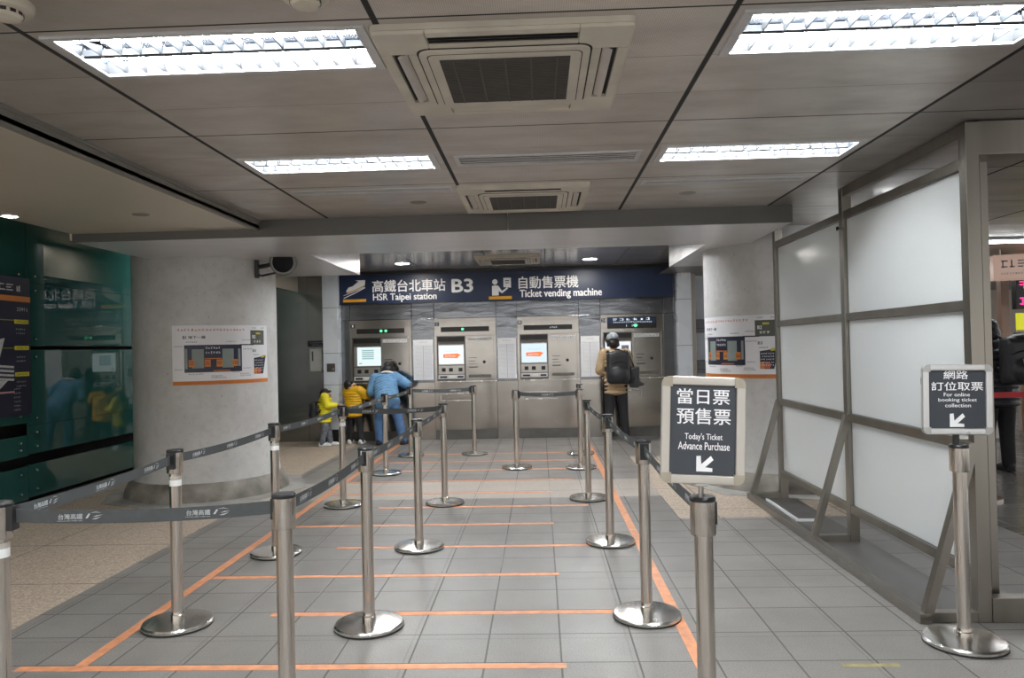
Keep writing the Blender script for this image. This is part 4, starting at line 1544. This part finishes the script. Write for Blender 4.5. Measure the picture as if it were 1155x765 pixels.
# dark poster board on the glass wall
t = thing('poster_board', 'dark poster board with orange band and yellow tags on the green glass', 'poster', (GX + .02, 0, 0))
b = MB()
b.box(0, .025, 6.35, 7.31, .945, 2.29, .003)
b.build('board', M['navy_flat'], t)
PX = .0258
pf = lambda u, v: (PX, 7.31 - .96 * (1 - u), .945 + 1.345 * v)
pf2 = lambda u, v: (PX + .001, 7.31 - .96 * (1 - u), .945 + 1.345 * v)
b = MB()
b.rect(0, 1, .825, .865, pf)
b.build('orange_band', M['poster_orange'], t, smooth=0)
def pprint(name, fn):
    q = MB()
    fn(q)
    q.build(name, M['white_print_dim'], t, smooth=0)
pprint('heading', lambda q: q.glyphs(.05, .88, .895, .955, 7, pf, 0, .9))
pprint('subheading', lambda q: q.glyphs(.80, .96, .755, .785, 5, pf))
for v in (.62, .42, .24):
    pprint('caption', lambda q: (q.glyphs(.78, .92, v, v + .012, 5, pf), q.glyphs(.78, .92, v - .03, v - .018, 5, pf)))
pprint('ticket_picture', lambda q: q.flat([(.1, .50), (.62, .56), (.55, .42), (.1, .36)], pf))
pprint('ticket_picture', lambda q: q.flat([(.1, .27), (.66, .26), (.5, .18), (.1, .14)], pf))
for k in range(4):
    pprint('stripe', lambda q: q.flat([(.1, .395 - k * .03), (.75, .36 - k * .03), (.74, .345 - k * .03), (.1, .38 - k * .03)], pf2))
pprint('footnote', lambda q: [q.glyphs(.2, .40, .03 + k * .018, .038 + k * .018, 8, pf) for k in range(6)])
pprint('footnote', lambda q: [q.glyphs(.74, .84, .04 + k * .03, .052 + k * .03, 4, pf) for k in range(6)])
b = MB()
for v in (.665, .475, .285):
    b.rect(.76, .97, v, v + .03, pf)
    b.glyphs(.79, .95, v + .008, v + .022, 6, pf2, 1)
b.rect(.1, .78, .688, .691, pf)
b.rect(.1, .78, .488, .491, pf)
b.build('yellow_tags', [M['poster_yellow'], M['poster_ink']], t, smooth=0)
b = MB()
b.rect(.2, .75, .17, .182, pf)
b.build('pink_line', M['poster_pink'], t, smooth=0)

# ------------------------------------------------------------------ security camera on the column
t = thing('security_camera', 'dark round security camera bracketed high on the concrete column', 'camera', (-2.70, 7.95, 2.465))
t.scale = (1.2, 1.2, 1.2)
d = Vector((.18, -1, -.10)).normalized()
b = MB()
b.cyl(d * -.12, d * .11, .090, .112, 32)
b.cyl(d * -.20, d * -.12, .055, .090, 32)
b.build('housing', M['camera_body'], t)
b = MB()
b.cyl(d * .11, d * .120, .114, .104, 32)
b.build('front_ring', M['camera_body'], t)
b = MB()
b.cyl(d * .1205, d * .126, .090, .082, 32)
b.build('lens', M['lens'], t)
b = MB()
b.box(-.275, -.248, .0, .05, -.13, .03, .004)
b.tube([(-.262, .05, -.03), (-.18, .04, -.02), (-.03, .05, .02)], .020)
b.tube([(-.262, .04, -.10), (-.20, -.02, -.115), (-.08, .0, -.09)], .010)
b.build('bracket', M['black'], t)

# ------------------------------------------------------------------ people
def fuse(prims, voxel, name, m, parent, smooth_it=3):
    b = MB()
    for p in prims:
        if p[0] == 'cap':
            p0, p1, ra, rb = Vector(p[1]), Vector(p[2]), p[3], p[4]
            b.cyl(p0, p1, ra, rb, 16)
            for c, r in ((p0, ra), (p1, rb)):
                q = bmesh.new()
                bmesh.ops.create_icosphere(q, subdivisions=2, radius=r)
                b.bm(q, 0, Matrix.Translation(c))
        elif p[0] == 'ell':
            q = bmesh.new()
            bmesh.ops.create_icosphere(q, subdivisions=3, radius=1)
            mt = Matrix.Translation(p[1]) @ (p[3].to_4x4() if len(p) > 3 else Matrix.Identity(4)) @ Matrix.Diagonal((*p[2], 1))
            b.bm(q, 0, mt)
        elif p[0] == 'box':
            b.box(*p[1], p[2], mtx=p[3] if len(p) > 3 else None, seg=3)
    o = b.build(name, m, None, smooth=0)
    md = o.modifiers.new('r', 'REMESH')
    md.mode = 'VOXEL'
    md.voxel_size = voxel
    md.use_smooth_shade = True
    s2 = o.modifiers.new('s', 'SMOOTH')
    s2.iterations = smooth_it
    s2.factor = .5
    dg = bpy.context.evaluated_depsgraph_get()
    me = bpy.data.meshes.new_from_object(o.evaluated_get(dg))
    o.modifiers.clear()
    old = o.data
    o.data = me
    bpy.data.meshes.remove(old)
    me.name = name
    me.materials.clear()
    me.materials.append(m)
    me.polygons.foreach_set('use_smooth', [True] * len(me.polygons))
    if parent is not None:
        o.parent = parent
    return o

def V(*a):
    return Vector(a)

def hand(wr, dr, nm, s, side, curl=.5):
    dr = dr.normalized()
    lat = dr.cross(nm).normalized() * side
    nm = nm.normalized()
    P = []
    Rm = Matrix((lat, dr, nm)).transposed()
    P.append(('ell', wr + dr * .048 * s, (.040 * s, .052 * s, .017 * s), Rm))
    for i, L in enumerate((.060, .068, .064, .050)):
        base = wr + dr * (.086 - abs(i - 1.3) * .005) * s + lat * (.034 - .0225 * i) * s
        spread = lat * (.10 - .07 * i)
        d1 = (dr + spread - nm * curl * .5).normalized()
        d2 = (dr + spread - nm * curl * 1.7).normalized()
        mid = base + d1 * L * .5 * s
        P.append(('cap', base - dr * .02 * s, mid, .0085 * s, .0078 * s))
        P.append(('cap', mid, mid + d2 * L * .5 * s, .0078 * s, .0066 * s))
    tb = wr + dr * .028 * s + lat * .034 * s
    tm = tb + (dr * .5 + lat * .8 - nm * .15).normalized() * .034 * s
    P.append(('cap', tb - lat * .012 * s, tm, .0115 * s, .0098 * s))
    P.append(('cap', tm, tm + (dr * .9 + lat * .25 - nm * .3).normalized() * .030 * s, .0098 * s, .0078 * s))
    return P

def head_prims(c, R, s):
    q = lambda x, y, z: c + R @ Vector((x * s, y * s, z * s))
    P = [('ell', q(0, -.012, .022), (.076 * s, .094 * s, .092 * s), R), ('ell', q(0, .028, -.045), (.056 * s, .062 * s, .070 * s), R),
         ('ell', q(0, .060, -.088), (.026 * s, .022 * s, .020 * s), R),
         ('cap', q(0, .088, .012), q(0, .106, -.022), .009 * s, .014 * s), ('ell', q(0, .084, -.056), (.024 * s, .012 * s, .010 * s), R),
         ('cap', q(-.03, .082, .028), q(.03, .082, .028), .012 * s, .012 * s)]
    for sx in (-1, 1):
        P.append(('ell', q(sx * .078, -.008, -.012), (.012 * s, .022 * s, .034 * s), R))
        P.append(('ell', q(sx * .036, .066, -.030), (.026 * s, .022 * s, .022 * s), R))
    return P

def spine_prims(a, b_, w0, w1, d0, d1, n=9, hz=.06):
    z = (b_ - a).normalized()
    x = Vector((1, 0, 0))
    x = (x - z * x.dot(z)).normalized()
    y = z.cross(x)
    Rm = Matrix((x, y, z)).transposed()
    P = []
    for i in range(n):
        f = i / (n - 1)
        P.append(('ell', a.lerp(b_, f), (w0 + (w1 - w0) * f, d0 + (d1 - d0) * f, hz), Rm))
    return P

def face_bits(c, R, s, parent, lab=True):
    q = lambda x, y, z: c + R @ Vector((x * s, y * s, z * s))
    for sx in (-1, 1):
        b = MB()
        g = bmesh.new()
        bmesh.ops.create_icosphere(g, subdivisions=2, radius=.0095 * s)
        b.bm(g, 0, Matrix.Translation(q(sx * .032, .0835, .006)))
        b.build('eye', M['lens'], parent)
    b = MB()
    b.cyl(q(-.022, .0935, -.055), q(.022, .0935, -.055), .0035 * s, n=8)
    b.build('mouth', M['poster_red'], parent)

def shoe(ank, dr, s, m, parent, name='shoe'):
    dr = Vector((dr.x, dr.y, 0)).normalized()
    lat = Vector((dr.y, -dr.x, 0))
    Rm = Matrix((lat, dr, Vector((0, 0, 1)))).transposed()
    f = Vector((ank.x, ank.y, 0))
    P = [('ell', f + dr * .06 * s + V(0, 0, .040 * s), (.048 * s, .135 * s, .040 * s), Rm), ('ell', f - dr * .02 * s + V(0, 0, .055 * s), (.043 * s, .065 * s, .055 * s), Rm)]
    mt = Matrix.Translation(f + dr * .055 * s) @ Rm.to_4x4()
    P.append(('box', (-.044 * s, .044 * s, -.12 * s, .135 * s, .004, .030 * s), .014 * s, mt))
    return fuse(P, .007 * max(s, .7), name, m, parent)

def person(label, loc, rotz, J, s, hs, mats, hem, voxel, hair='short', child=False, extra=0.024, face=False, shoes='shoe_dark'):
    t = thing('person', label, 'person', loc, rotz)
    HR = Euler(J['hrot'], 'ZXY' if False else 'XYZ').to_matrix()
    hc = J['head']
    jac, tro = mats
    P = head_prims(hc, HR, hs)
    P.append(('cap', J['chest'] + V(0, 0, .05 * s), hc + HR @ V(0, -.02 * hs, -.06 * hs), .055 * s, .050 * s))
    P += spine_prims(J['pelvis'], J['chest'], .135 * s, .150 * s, .090 * s, .095 * s, 8, .08 * s)
    P.append(('cap', J['shL'], J['shR'], .055 * s, .055 * s))
    for S, sd in (('L', -1), ('R', 1)):
        P.append(('cap', J['sh' + S], J['el' + S], .046 * s, .038 * s))
        P.append(('cap', J['el' + S], J['wr' + S], .038 * s, .026 * s))
        dr = (J['wr' + S] - J['el' + S]).normalized()
        nm = J.get('palm' + S, V(0, 0, 1))
        nm = (nm - dr * nm.dot(dr)).normalized()
        P += hand(J['wr' + S], dr, nm, s * (1.0 if not child else 1.12), -sd if dr.cross(nm).x > 0 else sd)
        P.append(('cap', J['hip' + S], J['kn' + S], .082 * s, .055 * s))
        P.append(('cap', J['kn' + S], J['an' + S], .052 * s, .036 * s))
        P.append(('cap', V(J['an' + S].x, J['an' + S].y, .035 * s), V(*(J['an' + S] + J['toe'] * .10 * s).to_2d(), .03 * s), .032 * s, .028 * s))
    body = fuse(P, voxel, 'body', M['skin'], t)
    if face:
        face_bits(hc, HR, hs, t)
    # trousers
    P = [('cap', J['hipL'], J['hipR'], .108 * s, .108 * s)]
    for S in 'LR':
        P.append(('cap', J['hip' + S], J['kn' + S], .104 * s, .078 * s))
        P.append(('cap', J['kn' + S], J['an' + S] + V(0, 0, -.005 * s), .076 * s, .066 * s))
    fuse(P, .010 * max(s, .6), 'trousers', M[tro], t)
    # jacket
    e = extra
    P = spine_prims(J['pelvis'].lerp(J['chest'], hem), J['chest'], (.165 + e) * s, (.165 + e) * s, (.122 + e) * s, (.115 + e) * s, 10, .055 * s)
    P.append(('cap', J['shL'], J['shR'], (.060 + e * .8) * s, (.060 + e * .8) * s))
    nk = J['chest'].lerp(hc, .42)
    P.append(('ell', nk, (.085 * s, .080 * s, .045 * s)))
    for S in 'LR':
        P.append(('cap', J['sh' + S], J['el' + S], (.060 + e) * s, (.050 + e) * s))
        P.append(('cap', J['el' + S], J['el' + S].lerp(J['wr' + S], .92), (.050 + e) * s, (.036 + e * .6) * s))
    fuse(P, .010 * max(s, .6), 'jacket', M[jac], t)
    # hair
    q = lambda x, y, z: hc + HR @ Vector((x * hs, y * hs, z * hs))
    P = [('ell', q(0, -.026, .040), (.086 * hs, .094 * hs, .088 * hs), HR), ('ell', q(0, -.060, -.010), (.076 * hs, .052 * hs, .075 * hs), HR), ('cap', q(-.045, .062, .078), q(.045, .062, .078), .022 * hs, .022 * hs)]
    if hair == 'bob':
        P += [('ell', q(0, -.055, -.040), (.090 * hs, .060 * hs, .085 * hs), HR)]
        P += [('cap', q(sx * .078, .0, .03), q(sx * .082, -.015, -.06), .026 * hs, .024 * hs) for sx in (-1, 1)]
    fuse(P, .006, 'hair', M['hair'], t, 2)
    for S in 'LR':
        shoe(J['an' + S], J['toe'], s * (1.0 if not child else 1.1), M[shoes], t)
    return t, hc, HR

# man in the beige jacket, back to the camera
J = dict(pelvis=V(0, 0, .90), chest=V(0, .02, 1.30), head=V(-.02, .07, 1.555), hrot=(rad(-14), 0, rad(8)),
         shL=V(-.175, .02, 1.37), elL=V(-.245, .02, 1.10), wrL=V(-.16, .20, 1.05), shR=V(.175, .02, 1.37), elR=V(.25, .03, 1.12), wrR=V(.14, .215, 1.12),
         hipL=V(-.085, 0, .86), knL=V(-.10, .03, .47), anL=V(-.115, 0, .085), hipR=V(.085, 0, .86), knR=V(.12, .03, .47), anR=V(.15, .02, .085), toe=V(0, 1, 0))
t, hc, HR = person('person in beige jacket and grey cap standing at the ticket machine with the navy display', (1.19, 12.03, 0), rad(3), J, 1.0, 1.0, ('beige_cloth', 'black_cloth'), -.35, .006, 'bob')
q = lambda x, y, z: hc + HR @ Vector((x, y, z))
P = [('ell', q(0, -.012, .066), (.100, .118, .088), HR), ('box', (-.075, .075, .06, .175, .035, .047), .005, Matrix.Translation(hc) @ HR.to_4x4())]
fuse(P, .007, 'cap', M['cap_grey'], t)

def make_backpack(label, loc, rotz, w, d, h, mname, straps=True, reflect=False, tilt=0):
    t = thing('backpack', label, 'backpack', loc, rotz)
    t.rotation_euler = (tilt, 0, rotz)
    P = [('box', (-w / 2, w / 2, -d / 2, d / 2, 0, h), .06 * w / .34), ('ell', (0, -d * .42, h * .30), (w * .40, d * .34, h * .27)), ('ell', (0, -d * .05, h * .90), (w * .42, d * .42, h * .16))]
    fuse(P, .009, 'bag_body', M[mname], t)
    b = MB()
    b.tube([(-w * .40, -d * .46, h * .62), (-w * .2, -d * .56, h * .69), (0, -d * .58, h * .71), (w * .2, -d * .56, h * .69), (w * .40, -d * .46, h * .62)], .006, 8)
    b.build('zip', M['black'], t)
    b = MB()
    b.tube([(-.04, d * .2, h * 1.0), (-.03, d * .2, h * 1.07), (.03, d * .2, h * 1.07), (.04, d * .2, h * 1.0)], .009, 8)
    b.build('handle', M['black'], t)
    if straps:
        for sx in (-1, 1):
            b = MB()
            b.tube([(sx * w * .30, d * .40, h * .92), (sx * w * .36, d * .75, h * 1.02), (sx * w * .42, d * 1.35, h * .98), (sx * w * .47, d * 1.75, h * .72), (sx * w * .46, d * 1.0, h * .42), (sx * w * .40, d * .40, h * .30)], .017, 8)
            b.build('strap', M['black'], t)
    if reflect:
        b = MB()
        pts = [(-.075 + .15 * (i / 16), -d * .80, h * .30 + .13 * ((i / 16 - .5) * 2) ** 4 + .02 * (i / 16)) for i in range(17)]
        b.tube(pts, .012, 8)
        b.build('reflector', M['strap_grey'], t)
    return t
make_backpack('black backpack worn by the person in the beige jacket', (1.21, 11.765, .90), rad(3), .36, .19, .50, 'nylon')
# dark tote hanging at the man's side
t = thing('tote_bag', 'dark tote bag hanging beside the black backpack of the person in beige', 'bag', (1.475, 11.95, .83), rad(-10))
P = [('box', (-.075, .085, -.11, .11, 0, .33), .03), ('ell', (0, 0, .10), (.10, .13, .10)), ('ell', (.07, 0, .05), (.09, .11, .035))]
fuse(P, .009, 'bag_body', M['tote'], t)
b = MB()
b.tube([(0, -.08, .32), (-.05, -.07, .48), (-.10, -.04, .58), (-.11, .03, .58), (-.05, .07, .48), (0, .08, .32)], .010, 8)
b.build('handle', M['black'], t)

# parent in denim leaning to the machine
J = dict(pelvis=V(.03, -.06, .76), chest=V(-.05, .16, 1.02), head=V(-.02, .30, 1.19), hrot=(rad(-48), 0, rad(-4)),
         shL=V(-.20, .15, 1.05), elL=V(-.25, .10, .84), wrL=V(-.20, .27, .80), shR=V(.10, .19, 1.07), elR=V(.30, .17, .95), wrR=V(.30, .35, .93),
         hipL=V(-.06, -.08, .70), knL=V(-.11, -.03, .40), anL=V(-.10, -.07, .085), hipR=V(.11, -.08, .70), knR=V(.20, -.02, .41), anR=V(.28, -.06, .085), toe=V(.25, 1, 0))
t, hc, HR = person('person in light denim jacket and jeans bending over the first ticket machine', (-2.47, 11.95, 0), 0, J, 1.0, .98, ('denim', 'jeans'), -.38, .006, 'bob', extra=.034)
b = MB()
b.tube([(-.09, .13, 1.135), (-.05, .10, 1.150), (.0, .09, 1.155), (.05, .11, 1.150), (.08, .15, 1.135)], .022, 8)
b.build('collar', M['white_plastic'], t)

# child in bright yellow, facing the machines
k_ = .58
def kid(sc):
    return dict(pelvis=V(0, 0, .74 * sc), chest=V(0, .01, 1.10 * sc), shL=V(-.15, .01, 1.17) * sc, shR=V(.15, .01, 1.17) * sc,
                hipL=V(-.075, 0, .72) * sc, hipR=V(.075, 0, .72) * sc)
sc = .68
J = kid(sc)
J.update(head=V(0, .02, 1.225 * sc), hrot=(rad(-4), 0, rad(-8)), elL=V(-.20, .06, .95) * sc, wrL=V(-.15, .25, .93) * sc, elR=V(.20, .08, .96) * sc, wrR=V(.14, .28, .97) * sc,
         knL=V(-.08, .06, .40) * sc, anL=V(-.08, .10, .085) * sc, knR=V(.08, .0, .40) * sc, anR=V(.09, -.07, .085) * sc, toe=V(0, 1, 0), head_=0)
J['head'] = V(0, .02, .805)
t, hc, HR = person('small child in bright yellow hooded jacket and grey trousers beside the pale pilaster', (-3.44, 11.90, 0), rad(-82), J, sc, .86, ('yellow_jacket', 'grey_trousers'), -.42, .0035, 'short', True, .036, True, 'shoe_white')
P = [('ell', V(0, -.07, .685), (.10, .055, .055)), ('ell', V(0, -.055, .70), (.085, .07, .035))]
fuse(P, .007, 'hood', M['yellow_jacket'], t)
make_backpack('small black backpack worn by the child in bright yellow', (-3.615, 11.873, .44), rad(-82), .20, .10, .26, 'nylon')

# second child in amber, turned to the parent
sc = .74
J = kid(sc)
J.update(hrot=(rad(12), rad(16), rad(-70)), elL=V(-.24, .10, 1.07) * sc, wrL=V(-.06, .24, 1.10) * sc, elR=V(.24, .12, 1.06) * sc, wrR=V(.20, .30, 1.0) * sc,
         knL=V(-.09, .03, .40) * sc, anL=V(-.10, .0, .085) * sc, knR=V(.12, .05, .40) * sc, anR=V(.17, .02, .085) * sc, toe=V(-.2, 1, 0))
J['head'] = V(-.05, .01, .93)
t, hc, HR = person('child in amber yellow jacket and black trousers beside the person in denim', (-3.03, 12.08, 0), rad(-20), J, sc, .90, ('amber_jacket', 'black_cloth'), -.30, .0035, 'short', True, .044, True, 'shoe_white')

# passer-by in black beyond the partition
J = dict(pelvis=V(0, 0, .92), chest=V(0, .03, 1.32), head=V(-.03, .09, 1.575), hrot=(rad(-12), 0, rad(20)),
         shL=V(-.19, .03, 1.39), elL=V(-.27, .03, 1.13), wrL=V(-.20, .20, 1.0), shR=V(.19, .03, 1.39), elR=V(.28, .03, 1.13), wrR=V(.20, .22, 1.02),
         hipL=V(-.09, 0, .88), knL=V(-.11, .03, .48), anL=V(-.12, 0, .085), hipR=V(.09, 0, .88), knR=V(.11, .03, .48), anR=V(.13, .04, .085), toe=V(0, 1, 0))
person('person in black coat and trousers standing in the concourse beyond the partition', (5.06, 8.55, 0), rad(4), J, 1.04, 1.0, ('nylon', 'black_cloth'), -.40, .006, 'bob', extra=.05)
make_backpack('black backpack with grey reflective loop worn by the person in black', (5.13, 8.25, .98), rad(4), .40, .20, .52, 'nylon', True, True)

# ------------------------------------------------------------------ concourse items
def red_post(x, y, label):
    t = thing('red_belt_stanchion', label, 'stanchion', (x, y, 0), 0, 'stanchions with a red belt')
    b = MB()
    b.lathe([(.17, 0), (.17, .02), (.10, .035), (.034, .04), (.03, .05), (.03, .90), (.04, .905), (.04, .985), (.0001, .99)], 32)
    b.build('post', M['polished'], t)
    return t
RY = 7.15
a_ = red_post(4.06, RY, 'stanchion at the end of the red belt, behind the partition post')
c_ = red_post(5.75, RY, 'stanchion at the far end of the red belt, outside the view')
b = MB()
b.box(.04, 1.65, -.0015, .0015, .935, .985)
b.build('belt', M['red_belt'], a_, smooth=0)

t = thing('hanging_sign_box', 'beige lit sign box hanging from the concourse ceiling', 'sign', (6.25, 10.0, 2.24), rad(-18))
b = MB()
b.box(-.30, .26, 0, .2, 0, .33, .006)
b.build('box', M['lit_beige'], t)
b = MB()
f = lambda u, v: (u, -.002, v)
b.glyphs(-.22, .06, .15, .27, 3, f, 0, .9)
b.glyphs(-.22, .10, .07, .095, 10, f)
b.build('print', M['poster_ink'], t, smooth=0)
b = MB()
for x in (-.2, .18):
    b.cyl((x, .1, .33), (x, .1, .41), .012, n=10)
b.build('hangers', M['frame_steel'], t)
def led_board(label, x, y, z, w, h, rows, m, hang=None):
    t = thing('led_board', label, 'display board', (x, y, z), 0, 'lit display boards in the concourse')
    b = MB()
    b.box(0, w, 0, .12, 0, h, .006)
    b.build('case', M['black'], t)
    b = MB()
    f = lambda u, v: (u, -.002, v)
    rh = h / rows
    for r in range(rows):
        n = int(w / (rh * .62))
        b.glyphs(.04, w - .04, r * rh + rh * .22, r * rh + rh * .78, n, f, 0, .95)
    b.build('led_text', M[m], t, smooth=0)
    b = MB()
    for xx in (.15, w - .15):
        b.cyl((xx, .06, h), (xx, .06, hang or (CZ - z)), .015, n=10)
    b.build('hangers', M['frame_steel'], t)
    return t
led_board('upper red lit display hanging in the concourse beside the beige sign box', 6.82, 10.6, 2.47, 1.5, .16, 2, 'led_red')
led_board('lower red lit display hanging in the concourse beside the beige sign box', 6.82, 10.6, 2.26, 1.5, .17, 2, 'led_red', .208)
t = led_board('black departure board with pink lettering over the yellow sign', 7.55, 12.2, 1.93, 2.0, .52, 2, 'led_pink')
b = MB()
b.glyphs(.45, 1.7, .215, .27, 12, lambda u, v: (u, -.003, v), 0, .95)
b.build('yellow_text', M['led_yellow'], t, smooth=0)
t = thing('yellow_sign', 'lit yellow sign with a turning arrow below the departure board', 'sign', (7.62, 12.25, 1.60))
b = MB()
b.box(0, .42, 0, .1, 0, .27, .005)
b.build('panel', M['lit_yellow'], t)
b = MB()
f = lambda u, v: (u, -.002, v)
b.glyphs(.07, .20, .14, .20, 2, f, 0, .9)
b.glyphs(.07, .22, .09, .11, 6, f)
b.flat([(.28, .09), (.295, .09), (.295, .17), (.34, .17), (.34, .15), (.375, .178), (.34, .205), (.34, .185), (.28, .185)], f)
b.build('print', M['poster_ink'], t, smooth=0)
b = MB()
b.box(.0, .42, .02, .10, -1.6, 0, .004)
b.build('stand', M['beige_wall'], t)
b = MB()
b.box(.03, .39, .006, .02, -.40, -.06)
b.build('green_notice', M['lit_green'], t, smooth=0)
t = thing('concourse_post', 'brown square post between the beige sign box and the yellow sign', 'post', (7.22, 12.0, 0))
b = MB()
b.box(-.06, .06, -.06, .06, 0, 2.645, .006)
b.build('shaft', M['brown_column'], t)
b = MB()
b.box(-.075, .075, -.075, .075, 0, .12, .006)
b.build('base', M['frame_steel'], t)
t = thing('low_counter', 'low brown wooden counter in the concourse beside the person in black', 'counter', (6.9, 10.6, 0))
b = MB()
b.box(0, 1.6, 0, .5, .08, .86, .005)
b.build('front', M['wood'], t)
b = MB()
b.box(-.03, 1.63, -.03, .53, .86, .90, .006)
b.build('top', M['beige_wall'], t)
b = MB()
b.box(.04, 1.56, .04, .46, 0, .08)
b.build('plinth', M['black'], t, smooth=0)
t = thing('shop_display', 'pale lit shop display case in the concourse behind the steel post', 'display case', (6.2, 11.4, 0))
b = MB()
b.box(0, .55, 0, .5, 0, 1.0, .005)
b.build('base', M['white_plastic'], t)
b = MB()
b.box(.02, .53, .02, .48, 1.0, 1.75, .005)
b.build('case', M['lit_beige'], t)
for k in range(3):
    b = MB()
    b.box(.06, .49, -.012, .018, 1.06 + .22 * k, 1.18 + .22 * k, .004)
    b.build('price_card', M[('poster_white', 'poster_green', 'poster_red')[k]], t)
